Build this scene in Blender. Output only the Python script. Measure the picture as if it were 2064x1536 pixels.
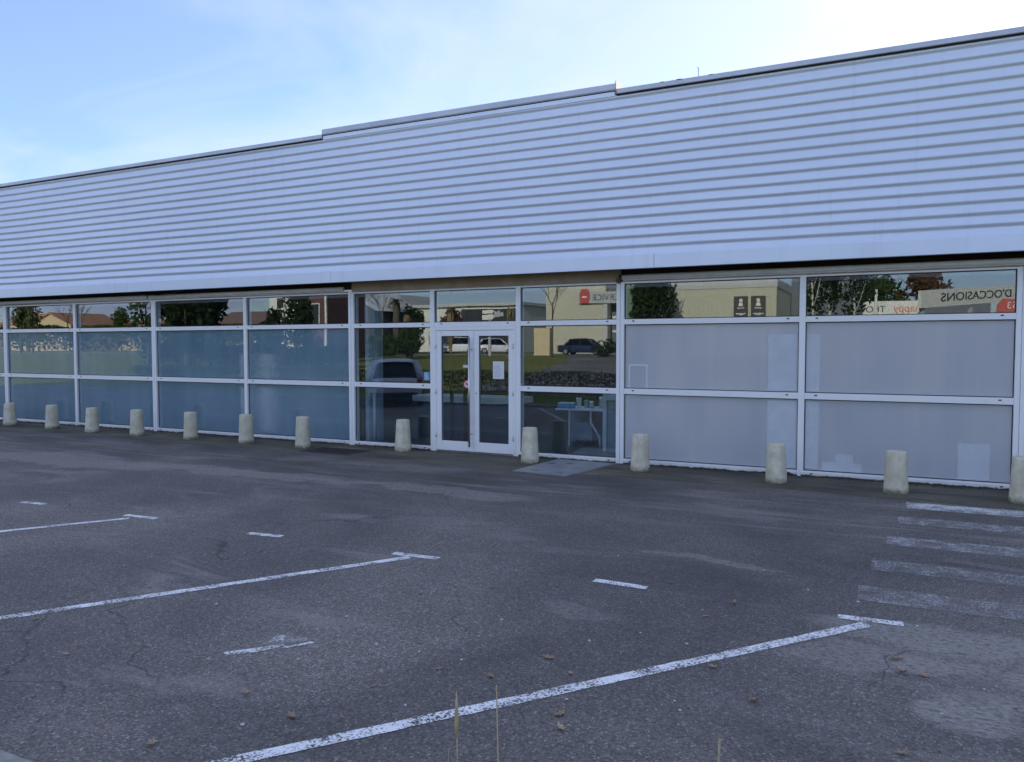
import bpy, bmesh, math, random
from mathutils import Vector, Matrix
random.seed(7)
PI = math.pi
for o in list(bpy.data.objects): bpy.data.objects.remove(o)
scene = bpy.context.scene
col = scene.collection

# ------------------------------------------------------------------ camera
cam = bpy.data.cameras.new('camera')
cam_o = bpy.data.objects.new('camera', cam); col.objects.link(cam_o)
cam.sensor_fit = 'HORIZONTAL'; cam.sensor_width = 36.0
cam.lens = 36.0 * 1560.13 / 2064.0
cam.clip_start = 0.05; cam.clip_end = 3000
YAW, PITCH, ROLL = 26.275, -2.603, -0.045
fw = Vector((-math.sin(math.radians(YAW)) * math.cos(math.radians(PITCH)), math.cos(math.radians(YAW)) * math.cos(math.radians(PITCH)), math.sin(math.radians(PITCH))))
rt = Vector((math.cos(math.radians(YAW)), math.sin(math.radians(YAW)), 0)); up = rt.cross(fw)
rr = math.radians(ROLL)
rt2 = rt * math.cos(rr) + up * math.sin(rr); up2 = up * math.cos(rr) - rt * math.sin(rr)
M = Matrix((rt2, up2, -fw)).transposed().to_4x4(); M.translation = Vector((0, -11.635, 1.85))
cam_o.matrix_world = M
scene.camera = cam_o

# ------------------------------------------------------------------ sky, sun, exposure
SUN_AZ, SUN_EL = math.radians(5.0), math.radians(21.5)   # azimuth measured from +Y (behind the building) towards +X
world = bpy.data.worlds.new('World'); scene.world = world; world.use_nodes = True
nt = world.node_tree; nt.nodes.clear()
def wn(t, **k):
    n = nt.nodes.new(t)
    for a, b in k.items(): setattr(n, a, b)
    return n
sky = wn('ShaderNodeTexSky', sky_type='NISHITA', sun_disc=False, sun_elevation=SUN_EL, sun_rotation=SUN_AZ, altitude=50, air_density=1.0, dust_density=0.35, ozone_density=4.5)
tc = wn('ShaderNodeTexCoord')
sep = wn('ShaderNodeSeparateXYZ'); nt.links.new(tc.outputs['Generated'], sep.inputs[0])
zz = wn('ShaderNodeMath', operation='MAXIMUM'); nt.links.new(sep.outputs[2], zz.inputs[0]); zz.inputs[1].default_value = 0.0
za = wn('ShaderNodeMath', operation='ADD'); nt.links.new(zz.outputs[0], za.inputs[0]); za.inputs[1].default_value = 0.16
dx = wn('ShaderNodeMath', operation='DIVIDE'); nt.links.new(sep.outputs[0], dx.inputs[0]); nt.links.new(za.outputs[0], dx.inputs[1])
dy = wn('ShaderNodeMath', operation='DIVIDE'); nt.links.new(sep.outputs[1], dy.inputs[0]); nt.links.new(za.outputs[0], dy.inputs[1])
cmb = wn('ShaderNodeCombineXYZ'); nt.links.new(dx.outputs[0], cmb.inputs[0]); nt.links.new(dy.outputs[0], cmb.inputs[1])
cmb.inputs[2].default_value = 53.73
noi = wn('ShaderNodeTexNoise'); noi.inputs['Scale'].default_value = 0.95; noi.inputs['Detail'].default_value = 7; noi.inputs['Roughness'].default_value = 0.56; noi.inputs['Distortion'].default_value = 0.5
nt.links.new(cmb.outputs[0], noi.inputs['Vector'])
ramp = wn('ShaderNodeValToRGB'); ramp.color_ramp.elements[0].position = 0.38; ramp.color_ramp.elements[1].position = 0.66
ramp.color_ramp.elements[0].color = (0.20, 0.20, 0.20, 1); ramp.color_ramp.elements[1].color = (0.92, 0.92, 0.92, 1)
nt.links.new(noi.outputs['Fac'], ramp.inputs[0])
CLOUD = (0.53, 0.59, 0.85)   # evenly lit thin cloud, as bright in every direction
mx = wn('ShaderNodeMixRGB'); nt.links.new(ramp.outputs[0], mx.inputs[0]); nt.links.new(sky.outputs[0], mx.inputs[1]); mx.inputs[2].default_value = (*[c / 0.13 for c in CLOUD], 1)
bg = wn('ShaderNodeBackground'); bg.inputs[1].default_value = 0.13
nt.links.new(mx.outputs[0], bg.inputs[0])
wo = wn('ShaderNodeOutputWorld'); nt.links.new(bg.outputs[0], wo.inputs[0])

sl = bpy.data.lights.new('sun', 'SUN'); sl.energy = 5.0; sl.angle = math.radians(0.53); sl.color = (1.0, 0.93, 0.82)
so = bpy.data.objects.new('sun', sl); col.objects.link(so)
sd = Vector((math.sin(SUN_AZ) * math.cos(SUN_EL), math.cos(SUN_AZ) * math.cos(SUN_EL), math.sin(SUN_EL)))
so.rotation_euler = sd.to_track_quat('Z', 'Y').to_euler(); so.location = (0, 40, 30)

scene.view_settings.view_transform = 'Standard'; scene.view_settings.look = 'None'
scene.view_settings.exposure = 0.70; scene.view_settings.gamma = 1.0
scene.render.engine = 'CYCLES'
scene.cycles.max_bounces = 10; scene.cycles.transparent_max_bounces = 16
scene.cycles.caustics_reflective = False; scene.cycles.caustics_refractive = False

# ------------------------------------------------------------------ node helpers
class NM:
    def __init__(s, name):
        s.m = bpy.data.materials.new(name); s.m.use_nodes = True; s.t = s.m.node_tree; s.t.nodes.clear()
        s.out = s.t.nodes.new('ShaderNodeOutputMaterial'); s.tc = None
    def n(s, t, **k):
        x = s.t.nodes.new(t)
        for a, b in k.items(): setattr(x, a, b)
        return x
    def L(s, a, b): s.t.links.new(a, b)
    def co(s, scale=(1, 1, 1), kind='Object', rot=(0, 0, 0)):
        if s.tc is None: s.tc = s.n('ShaderNodeTexCoord')
        mp = s.n('ShaderNodeMapping'); mp.inputs['Scale'].default_value = scale; mp.inputs['Rotation'].default_value = rot
        s.L(s.tc.outputs[kind], mp.inputs[0]); return mp.outputs[0]
    def noise(s, scale, detail=4, rough=0.55, dist=0.0, co=None):
        x = s.n('ShaderNodeTexNoise'); x.inputs['Scale'].default_value = scale; x.inputs['Detail'].default_value = detail
        x.inputs['Roughness'].default_value = rough; x.inputs['Distortion'].default_value = dist
        s.L(co if co is not None else s.co(), x.inputs['Vector']); return x.outputs['Fac']
    def vor(s, scale, out='Color', co=None):
        x = s.n('ShaderNodeTexVoronoi'); x.inputs['Scale'].default_value = scale
        s.L(co if co is not None else s.co(), x.inputs['Vector']); return x.outputs[out]
    def ramp(s, fac, a, b, ca=(0, 0, 0, 1), cb=(1, 1, 1, 1), mode='LINEAR'):
        x = s.n('ShaderNodeValToRGB'); e = x.color_ramp.elements; e[0].position = a; e[1].position = b
        e[0].color = ca if len(ca) == 4 else (*ca, 1); e[1].color = cb if len(cb) == 4 else (*cb, 1); x.color_ramp.interpolation = mode
        s.L(fac, x.inputs[0]); return x.outputs[0]
    def mix(s, fac, a, b, mode='MIX'):
        x = s.n('ShaderNodeMixRGB', blend_type=mode)
        for i, v in ((0, fac), (1, a), (2, b)):
            if isinstance(v, (int, float)): x.inputs[i].default_value = v if i == 0 else (v, v, v, 1)
            elif isinstance(v, tuple): x.inputs[i].default_value = (*v[:3], 1)
            else: s.L(v, x.inputs[i])
        return x.outputs[0]
    def math(s, op, a, b=0.0, clamp=False):
        x = s.n('ShaderNodeMath', operation=op); x.use_clamp = clamp
        for i, v in ((0, a), (1, b)):
            if isinstance(v, (int, float)): x.inputs[i].default_value = v
            else: s.L(v, x.inputs[i])
        return x.outputs[0]
    def bump(s, h, strength=0.3, dist=0.01):
        x = s.n('ShaderNodeBump'); x.inputs['Strength'].default_value = strength; x.inputs['Distance'].default_value = dist
        s.L(h, x.inputs['Height']); return x.outputs[0]
    def bsdf(s, color, rough=0.6, metal=0.0, spec=0.5, normal=None):
        x = s.n('ShaderNodeBsdfPrincipled')
        if isinstance(color, tuple): x.inputs['Base Color'].default_value = (*color[:3], 1)
        else: s.L(color, x.inputs['Base Color'])
        if isinstance(rough, (int, float)): x.inputs['Roughness'].default_value = rough
        else: s.L(rough, x.inputs['Roughness'])
        x.inputs['Metallic'].default_value = metal; x.inputs['Specular IOR Level'].default_value = spec
        if normal is not None: s.L(normal, x.inputs['Normal'])
        return x.outputs[0]
    def done(s, sh): s.L(sh, s.out.inputs[0]); return s.m

MAT = {}
def simple(name, c, rough=0.6, metal=0.0, var=0.12, scale=6.0, spec=0.5, bump=0.0):
    """plain colour with a little uneven wear"""
    if name in MAT: return MAT[name]
    m = NM(name)
    f = m.noise(scale, 5, 0.6)
    d = tuple(x * (1 - var) for x in c); e = tuple(min(1, x * (1 + var)) for x in c)
    cc = m.ramp(f, 0.3, 0.7, d, e)
    nrm = m.bump(m.noise(scale * 12, 3), bump, 0.01) if bump else None
    MAT[name] = m.done(m.bsdf(cc, rough, metal, spec, nrm)); return MAT[name]

def mk_asphalt():
    m = NM('asphalt'); c = m.co()
    v = m.vor(95, 'Color', c); sv = m.n('ShaderNodeSeparateColor'); m.L(v, sv.inputs[0])
    agg = m.ramp(sv.outputs[0], 0.0, 1.0, (0.098, 0.089, 0.080), (0.228, 0.208, 0.190))
    speck = m.ramp(sv.outputs[1], 0.90, 0.97)
    c1 = m.mix(m.math('MULTIPLY', speck, 0.7), agg, (0.42, 0.40, 0.37))
    fine = m.noise(260, 2, 0.7, 0, c)
    c1 = m.mix(0.55, c1, m.ramp(fine, 0.3, 0.75, (0.5, 0.5, 0.5), (1.5, 1.5, 1.5)), 'MULTIPLY')
    # large tone drift
    big = m.noise(0.35, 5, 0.6, 0.6, c)
    c1 = m.mix(1.0, c1, m.ramp(big, 0.3, 0.72, (0.55, 0.56, 0.60), (1.42, 1.40, 1.36)), 'MULTIPLY')
    # worn pale patches stretched along the drive
    st = m.noise(1.1, 6, 0.62, 0.8, m.co((0.45, 1.25, 1)))
    gate = m.noise(0.28, 2, 0.5, 0.2, m.co((1, 1, 1)))
    pat = m.math('MULTIPLY', m.ramp(st, 0.52, 0.64), m.ramp(gate, 0.40, 0.54))
    grain = m.ramp(m.noise(38, 4, 0.7, 0, c), 0.35, 0.62)
    pat = m.math('MULTIPLY', pat, m.math('ADD', m.math('MULTIPLY', grain, 0.75), 0.15))
    c2 = m.mix(m.math('MULTIPLY', pat, 0.9), c1, (0.34, 0.315, 0.285))
    # dusty belt of tyre scuff along the drive, with a ragged seam
    sp = m.n('ShaderNodeSeparateXYZ'); m.L(c, sp.inputs[0])
    wob = m.math('MULTIPLY', m.math('SUBTRACT', m.noise(0.5, 3, 0.5, 0, m.co((1, 0.1, 1))), 0.5), 1.2)
    yy = m.math('ADD', m.math('ADD', sp.outputs[1], 2.75), wob)
    d = m.math('ABSOLUTE', yy)
    belt = m.math('SUBTRACT', 1.0, m.math('DIVIDE', d, 1.5), True)
    sc = m.ramp(m.noise(1.6, 6, 0.68, 0.4, m.co((0.22, 2.4, 1))), 0.50, 0.64)
    beltm = m.math('MULTIPLY', m.math('MULTIPLY', belt, m.math('MULTIPLY', sc, m.math('ADD', m.math('MULTIPLY', grain, 0.7), 0.3))), 1.1, True)
    c3 = m.mix(beltm, c2, (0.33, 0.305, 0.28))
    # thin pale seams
    for off, amp, w, st_ in ((2.62, 0.10, 0.06, 0.6), (5.98, 0.03, 0.035, 0.55)):
        wob2 = m.math('MULTIPLY', m.math('SUBTRACT', m.noise(0.9, 4, 0.6, 0, m.co((1, 0.05, 1))), 0.5), amp * 6)
        y2 = m.math('ABSOLUTE', m.math('ADD', m.math('ADD', sp.outputs[1], off), wob2))
        ln = m.math('SUBTRACT', 1.0, m.math('DIVIDE', y2, w), True)
        br = m.ramp(m.noise(0.8, 5, 0.7, 0, m.co((1, 0.2, 1))), 0.45, 0.6)
        c3 = m.mix(m.math('MULTIPLY', m.math('MULTIPLY', ln, br), st_), c3, (0.22, 0.215, 0.205))
    # bare stony patches where the binder has worn off
    pw = m.n('ShaderNodeVectorMath', operation='MULTIPLY_ADD'); wv = m.n('ShaderNodeTexNoise'); wv.inputs['Scale'].default_value = 1.4; wv.inputs['Detail'].default_value = 5; m.L(c, wv.inputs['Vector'])
    m.L(wv.outputs['Color'], pw.inputs[0]); pw.inputs[1].default_value = (0.9, 0.9, 0); m.L(c, pw.inputs[2])
    for cx, cy, rx, ry, amt in ((0.25, -6.15, 0.75, 0.35, 0.85), (0.25, -6.75, 0.30, 0.14, 0.6), (0.75, -6.55, 0.9, 0.6, 0.45), (0.35, -7.25, 0.28, 0.22, 0.95), (0.95, -6.9, 0.45, 0.25, 0.7), (-0.2, -6.7, 0.5, 0.25, 0.6), (-1.4, -5.0, 0.7, 0.12, 0.6), (-1.9, -6.6, 0.3, 0.15, 0.35), (-5.2, -3.2, 1.6, 0.25, 0.7), (-8.5, -3.3, 2.4, 0.35, 0.8), (-12.0, -3.6, 2.5, 0.5, 0.8)):
        q = m.n('ShaderNodeVectorMath', operation='SUBTRACT'); m.L(pw.outputs[0], q.inputs[0]); q.inputs[1].default_value = (cx + 0.45, cy + 0.45, 0)
        q2 = m.n('ShaderNodeVectorMath', operation='DIVIDE'); m.L(q.outputs[0], q2.inputs[0]); q2.inputs[1].default_value = (rx, ry, 1)
        ln_ = m.n('ShaderNodeVectorMath', operation='LENGTH'); m.L(q2.outputs[0], ln_.inputs[0])
        ms_ = m.ramp(ln_.outputs['Value'], 0.72, 1.12, (1, 1, 1), (0, 0, 0))
        gg = m.ramp(m.noise(30, 5, 0.75, 0, m.co((0.7, 1.2, 1))), 0.40, 0.56)
        c3 = m.mix(m.math('MULTIPLY', m.math('MULTIPLY', ms_, gg), amt), c3, (0.36, 0.335, 0.30))
    # hairline cracks
    ce = m.n('ShaderNodeTexVoronoi', feature='DISTANCE_TO_EDGE'); ce.inputs['Scale'].default_value = 0.33
    m.L(pw.outputs[0], ce.inputs['Vector'])
    crk = m.math('MULTIPLY', m.ramp(ce.outputs['Distance'], 0.0, 0.004, (1, 1, 1), (0, 0, 0)), m.ramp(m.noise(0.5, 3, 0.5, 0, c), 0.50, 0.58))
    c3 = m.mix(m.math('MULTIPLY', crk, 0.7), c3, (0.03, 0.03, 0.03))
    # old oil drips
    oil = m.ramp(m.noise(0.75, 4, 0.6, 0.2, m.co((1.0, 1.3, 1), 'Object', (0, 0, 0.6))), 0.66, 0.74)
    c3 = m.mix(m.math('MULTIPLY', oil, 0.5), c3, (0.05, 0.047, 0.045))
    # damp darker film with moss near the frontage
    nb = m.math('MULTIPLY', m.ramp(m.math('ADD', sp.outputs[1], 3.2), 0.0, 1.6), m.ramp(m.noise(0.9, 5, 0.62, 0.5, m.co((0.5, 1, 1))), 0.42, 0.62))
    c4 = m.mix(m.math('MULTIPLY', nb, 0.6), c3, (0.055, 0.055, 0.044))
    h = m.math('ADD', m.math('MULTIPLY', sv.outputs[2], 0.6), fine)
    rough = m.ramp(big, 0.3, 0.7, (0.62, 0.62, 0.62), (0.85, 0.85, 0.85))
    MAT['asphalt'] = m.done(m.bsdf(c4, rough, 0, 0.35, m.bump(h, 0.55, 0.006)))
mk_asphalt()

def mk_pave():
    m = NM('pavement'); c = m.co()
    v = m.vor(120, 'Color', c); sv = m.n('ShaderNodeSeparateColor'); m.L(v, sv.inputs[0])
    agg = m.ramp(sv.outputs[0], 0.0, 1.0, (0.085, 0.08, 0.062), (0.18, 0.168, 0.13))
    n1 = m.noise(1.3, 6, 0.62, 0.5, m.co((0.5, 1.6, 1)))
    c1 = m.mix(1.0, agg, m.ramp(n1, 0.32, 0.68, (0.5, 0.5, 0.52), (1.45, 1.42, 1.35)), 'MULTIPLY')
    n2 = m.ramp(m.noise(2.2, 5, 0.65, 0.3, c), 0.52, 0.7)
    c2 = m.mix(m.math('MULTIPLY', n2, 0.45), c1, (0.085, 0.09, 0.045))
    sp = m.n('ShaderNodeSeparateXYZ'); m.L(c, sp.inputs[0])
    edge = m.math('MULTIPLY', m.ramp(m.math('ADD', sp.outputs[1], 0.42), 0.0, 0.3), m.ramp(m.noise(3, 5, 0.7, 0, m.co((0.6, 2, 1))), 0.35, 0.6))
    c3 = m.mix(m.math('MULTIPLY', edge, 0.7), c2, (0.035, 0.034, 0.026))
    MAT['pavement'] = m.done(m.bsdf(c3, 0.8, 0, 0.3, m.bump(m.math('ADD', sv.outputs[2], m.noise(200, 2)), 0.4, 0.005)))
mk_pave()

def mk_paint(name, colr, keep, soft=0.05):
    """road paint chipped off the stones: what is missing lets the asphalt show"""
    m = NM(name); c = m.co()
    a = m.noise(62, 3, 0.75, 0, c); b = m.noise(5.5, 5, 0.65, 0.2, c)
    s = m.math('ADD', m.math('MULTIPLY', a, 0.62), m.math('MULTIPLY', b, 0.38))
    k = m.ramp(s, keep - soft, keep + soft)
    dif = m.bsdf(m.mix(m.ramp(b, 0.35, 0.7), tuple(x * 0.8 for x in colr), colr), 0.7, 0, 0.3)
    tr = m.n('ShaderNodeBsdfTransparent'); ms = m.n('ShaderNodeMixShader')
    m.L(k, ms.inputs[0]); m.L(tr.outputs[0], ms.inputs[1]); m.L(dif, ms.inputs[2])
    MAT[name] = m.done(ms.outputs[0])
mk_paint('paint', (0.93, 0.93, 0.92), 0.468, 0.03)
mk_paint('paint_scuffed', (0.82, 0.82, 0.81), 0.47)
mk_paint('paint_worn', (0.54, 0.53, 0.52), 0.512, 0.07)
mk_paint('paint_ghost', (0.45, 0.44, 0.43), 0.515, 0.08)
mk_paint('paint_remnant', (0.75, 0.74, 0.72), 0.52)

def mk_glass(name, tint, k):
    """thin architectural glass: tinted see-through plus a mirror that grows towards grazing angles, alike from both sides"""
    m = NM(name)
    nb = m.bump(m.noise(0.7, 1, 0.4, 0, m.co()), 0.02, 0.05)
    lw = m.n('ShaderNodeLayerWeight'); lw.inputs[0].default_value = 0.5; m.L(nb, lw.inputs['Normal'])
    f5 = m.math('POWER', lw.outputs['Facing'], 5.0)
    fr = m.math('MULTIPLY', m.math('ADD', m.math('MULTIPLY', f5, 0.96), 0.043), k, True)
    g = m.n('ShaderNodeBsdfGlossy'); g.inputs['Roughness'].default_value = 0.0; g.inputs['Color'].default_value = (0.93, 0.97, 0.97, 1); m.L(nb, g.inputs['Normal'])
    t = m.n('ShaderNodeBsdfTransparent'); t.inputs[0].default_value = (*tint, 1)
    x = m.n('ShaderNodeMixShader'); m.L(fr, x.inputs[0]); m.L(t.outputs[0], x.inputs[1]); m.L(g.outputs[0], x.inputs[2])
    MAT[name] = m.done(x.outputs[0])
mk_glass('glass', (0.82, 0.90, 0.94), 2.6)
mk_glass('glass_plain', (0.97, 0.98, 0.99), 2.0)
mk_glass('car_glass', (0.06, 0.07, 0.08), 0.7)

def mk_film(name, ca, cb, gl_rough):
    """frosted adhesive film: milky scatter plus a blurred view of what stands right behind"""
    m = NM(name)
    n = m.math('ADD', m.math('MULTIPLY', m.noise(0.9, 3, 0.5, 0.3, m.co((1, 1, 0.5))), 0.65), m.math('MULTIPLY', m.noise(3.0, 4, 0.6, 0.0, m.co((1, 1, 0.05))), 0.35))
    colr = m.ramp(n, 0.32, 0.66, ca, cb)
    sm = m.ramp(m.noise(6, 6, 0.72, 1.2, m.co((1, 1, 0.4))), 0.60, 0.74)
    colr = m.mix(m.math('MULTIPLY', sm, 0.2), colr, (0.9, 0.92, 0.92))
    d = m.n('ShaderNodeBsdfDiffuse'); m.L(colr, d.inputs[0])
    tl = m.n('ShaderNodeBsdfTranslucent'); m.L(colr, tl.inputs[0])
    rf = m.n('ShaderNodeBsdfTransparent'); rf.inputs[0].default_value = (0.84, 0.90, 0.96, 1)
    a = m.n('ShaderNodeMixShader'); a.inputs[0].default_value = 0.24; m.L(d.outputs[0], a.inputs[1]); m.L(tl.outputs[0], a.inputs[2])
    b = m.n('ShaderNodeMixShader'); b.inputs[0].default_value = 0.30; m.L(a.outputs[0], b.inputs[1]); m.L(rf.outputs[0], b.inputs[2])
    fr = m.n('ShaderNodeFresnel'); fr.inputs[0].default_value = 1.45
    g = m.n('ShaderNodeBsdfGlossy'); g.inputs['Roughness'].default_value = gl_rough
    x = m.n('ShaderNodeMixShader'); m.L(fr.outputs[0], x.inputs[0]); m.L(b.outputs[0], x.inputs[1]); m.L(g.outputs[0], x.inputs[2])
    MAT[name] = m.done(x.outputs[0])
mk_film('frosted_grey', (0.76, 0.80, 0.90), (0.96, 0.975, 0.99), 0.2)
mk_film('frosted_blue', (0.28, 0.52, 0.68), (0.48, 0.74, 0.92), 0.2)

def mk_show_through(name, c, amt, ex, ez):
    """paler patch painted on the film for pale things showing through, soft margins"""
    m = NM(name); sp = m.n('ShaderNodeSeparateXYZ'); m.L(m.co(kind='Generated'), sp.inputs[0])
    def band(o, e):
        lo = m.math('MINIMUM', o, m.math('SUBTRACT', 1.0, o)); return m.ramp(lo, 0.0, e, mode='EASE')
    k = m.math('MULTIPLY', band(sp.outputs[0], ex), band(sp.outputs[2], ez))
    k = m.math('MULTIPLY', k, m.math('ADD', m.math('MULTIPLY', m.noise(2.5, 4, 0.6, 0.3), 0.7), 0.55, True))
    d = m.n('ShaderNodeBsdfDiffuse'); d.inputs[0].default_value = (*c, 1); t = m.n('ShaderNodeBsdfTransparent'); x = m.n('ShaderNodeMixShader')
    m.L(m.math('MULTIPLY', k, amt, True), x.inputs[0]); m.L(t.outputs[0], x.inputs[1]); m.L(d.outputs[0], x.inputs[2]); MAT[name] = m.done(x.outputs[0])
mk_show_through('show_through_crisp', (0.84, 0.93, 0.99), 0.55, 0.06, 0.03); mk_show_through('show_through_soft', (0.80, 0.92, 0.99), 0.60, 0.5, 0.10)

def mk_clad():
    m = NM('cladding_paint'); c = m.co()
    n = m.noise(0.6, 5, 0.6, 0.3, m.co((0.35, 1, 1)))
    colr = m.ramp(n, 0.3, 0.7, (0.685, 0.75, 0.875), (0.75, 0.815, 0.935))
    streak = m.ramp(m.noise(5.0, 5, 0.65, 0, m.co((1.6, 1, 0.09))), 0.56, 0.78)
    colr = m.mix(m.math('MULTIPLY', streak, 0.22), colr, (0.42, 0.42, 0.42))
    rg = m.ramp(m.noise(3, 4, 0.6), 0.3, 0.7, (0.36, 0.36, 0.36), (0.48, 0.48, 0.48))
    MAT['cladding'] = m.done(m.bsdf(colr, rg, 0.35, 0.5, m.bump(m.noise(0.9, 3, 0.5, 0, m.co((0.7, 1, 0.5))), 0.12, 0.03)))
mk_clad()

def mk_frame():
    m = NM('white_frame'); c = m.co()
    n = m.noise(9, 5, 0.65, 0, c)
    colr = m.ramp(n, 0.3, 0.7, (0.90, 0.905, 0.91), (0.94, 0.945, 0.95))
    gr = m.ramp(m.noise(2.6, 6, 0.7, 0, c), 0.58, 0.8)
    colr = m.mix(m.math('MULTIPLY', gr, 0.3), colr, (0.50, 0.49, 0.45))
    MAT['white_frame'] = m.done(m.bsdf(colr, 0.42, 0.0, 0.5))
    m = NM('white_sill'); c = m.co()
    n = m.noise(9, 5, 0.65, 0, c)
    sp = m.n('ShaderNodeSeparateXYZ'); m.L(c, sp.inputs[0])
    low = m.math('SUBTRACT', 1.0, m.math('DIVIDE', sp.outputs[2], 0.075), True)
    pe = m.math('ADD', m.math('MULTIPLY', low, 0.62), m.math('MULTIPLY', m.noise(16, 5, 0.7, 0.4, m.co((0.5, 1, 1))), 0.62))
    colr = m.mix(m.ramp(pe, 0.66, 0.74), m.ramp(n, 0.3, 0.7, (0.70, 0.70, 0.69), (0.83, 0.83, 0.83)), (0.05, 0.045, 0.035))
    MAT['white_sill'] = m.done(m.bsdf(colr, 0.5, 0, 0.4))
mk_frame()

def mk_concrete():
    m = NM('bollard_concrete'); c = m.co()
    n = m.noise(7, 6, 0.65, 0.2, c)
    colr = m.ramp(n, 0.28, 0.72, (0.54, 0.50, 0.37), (0.85, 0.81, 0.66))
    st = m.ramp(m.noise(9, 5, 0.6, 0, m.co((1, 1, 0.16))), 0.45, 0.66)
    colr = m.mix(m.math('MULTIPLY', st, 0.45), colr, (0.46, 0.42, 0.25))
    sp = m.n('ShaderNodeSeparateXYZ'); m.L(c, sp.inputs[0])
    low = m.math('SUBTRACT', 1.0, m.math('DIVIDE', sp.outputs[2], 0.16), True)
    mo = m.ramp(m.math('ADD', m.math('MULTIPLY', low, 0.5), m.math('MULTIPLY', m.noise(12, 5, 0.7, 0, c), 0.7)), 0.58, 0.82)
    colr = m.mix(m.math('MULTIPLY', mo, 0.75), colr, (0.10, 0.10, 0.045))
    pits = m.ramp(m.vor(60, 'Distance', c), 0.0, 0.12)
    colr = m.mix(1.0, colr, m.mix(0.4, 1.0, pits), 'MULTIPLY')
    MAT['bollard'] = m.done(m.bsdf(colr, 0.9, 0, 0.2, m.bump(m.math('ADD', n, m.noise(70, 3)), 0.35, 0.01)))
mk_concrete()

def mk_ground():
    m = NM('ground_grass'); c = m.co()
    a = m.noise(0.5, 6, 0.65, 0.3, c); b = m.noise(14, 4, 0.7, 0, c)
    colr = m.mix(m.ramp(a, 0.35, 0.66), (0.13, 0.16, 0.034), (0.24, 0.22, 0.06))
    colr = m.mix(0.6, colr, m.ramp(b, 0.3, 0.7, (0.5, 0.5, 0.5), (1.5, 1.5, 1.5)), 'MULTIPLY')
    MAT['grass_ground'] = m.done(m.bsdf(colr, 0.95, 0, 0.1, m.bump(b, 0.6, 0.05)))
mk_ground()

def foliage(name, a, b, tr=0.25):
    m = NM(name)
    oi = m.n('ShaderNodeObjectInfo')
    v = m.noise(1.3, 3, 0.6, 0, m.co()); f = m.noise(9, 2, 0.5, 0, m.co())
    colr = m.mix(m.ramp(m.math('ADD', m.math('MULTIPLY', v, 0.6), m.math('MULTIPLY', f, 0.4)), 0.35, 0.65), a, b)
    d = m.n('ShaderNodeBsdfDiffuse'); m.L(colr, d.inputs[0])
    t = m.n('ShaderNodeBsdfTranslucent'); m.L(colr, t.inputs[0])
    x = m.n('ShaderNodeMixShader'); x.inputs[0].default_value = tr; m.L(d.outputs[0], x.inputs[1]); m.L(t.outputs[0], x.inputs[2])
    MAT[name] = m.done(x.outputs[0]); return MAT[name]
foliage('leaf_dark', (0.018, 0.034, 0.014), (0.045, 0.072, 0.026))
foliage('leaf_mid', (0.035, 0.062, 0.018), (0.075, 0.11, 0.035))
foliage('leaf_pale', (0.07, 0.09, 0.035), (0.13, 0.15, 0.07))
foliage('leaf_rust', (0.085, 0.05, 0.025), (0.15, 0.085, 0.04))
foliage('leaf_straw', (0.28, 0.21, 0.10), (0.42, 0.33, 0.17))
foliage('grass_blade', (0.07, 0.12, 0.02), (0.17, 0.22, 0.05))
simple('bark', (0.10, 0.075, 0.055), 0.9, bump=0.5)
simple('birch_bark', (0.55, 0.53, 0.48), 0.8, var=0.3, scale=9)

def mk_rib(name, c, freq=3.3):
    """sheet cladding with fine upright ribs, seen only from far away"""
    m = NM(name)
    w = m.n('ShaderNodeTexWave', wave_type='BANDS', bands_direction='X'); w.inputs['Scale'].default_value = freq
    m.L(m.co(), w.inputs['Vector'])
    n = m.ramp(m.noise(0.4, 4, 0.6), 0.3, 0.7, tuple(x * .9 for x in c), c)
    MAT[name] = m.done(m.bsdf(n, 0.6, 0, 0.3, m.bump(w.outputs['Fac'], 0.8, 0.06)))
mk_rib('rib_cream', (0.74, 0.70, 0.53)); mk_rib('rib_grey', (0.22, 0.235, 0.26)); mk_rib('rib_white', (0.72, 0.71, 0.66))

simple('coping_metal', (0.60, 0.64, 0.74), 0.5, 0.2, var=0.12, scale=1.5)
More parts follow.
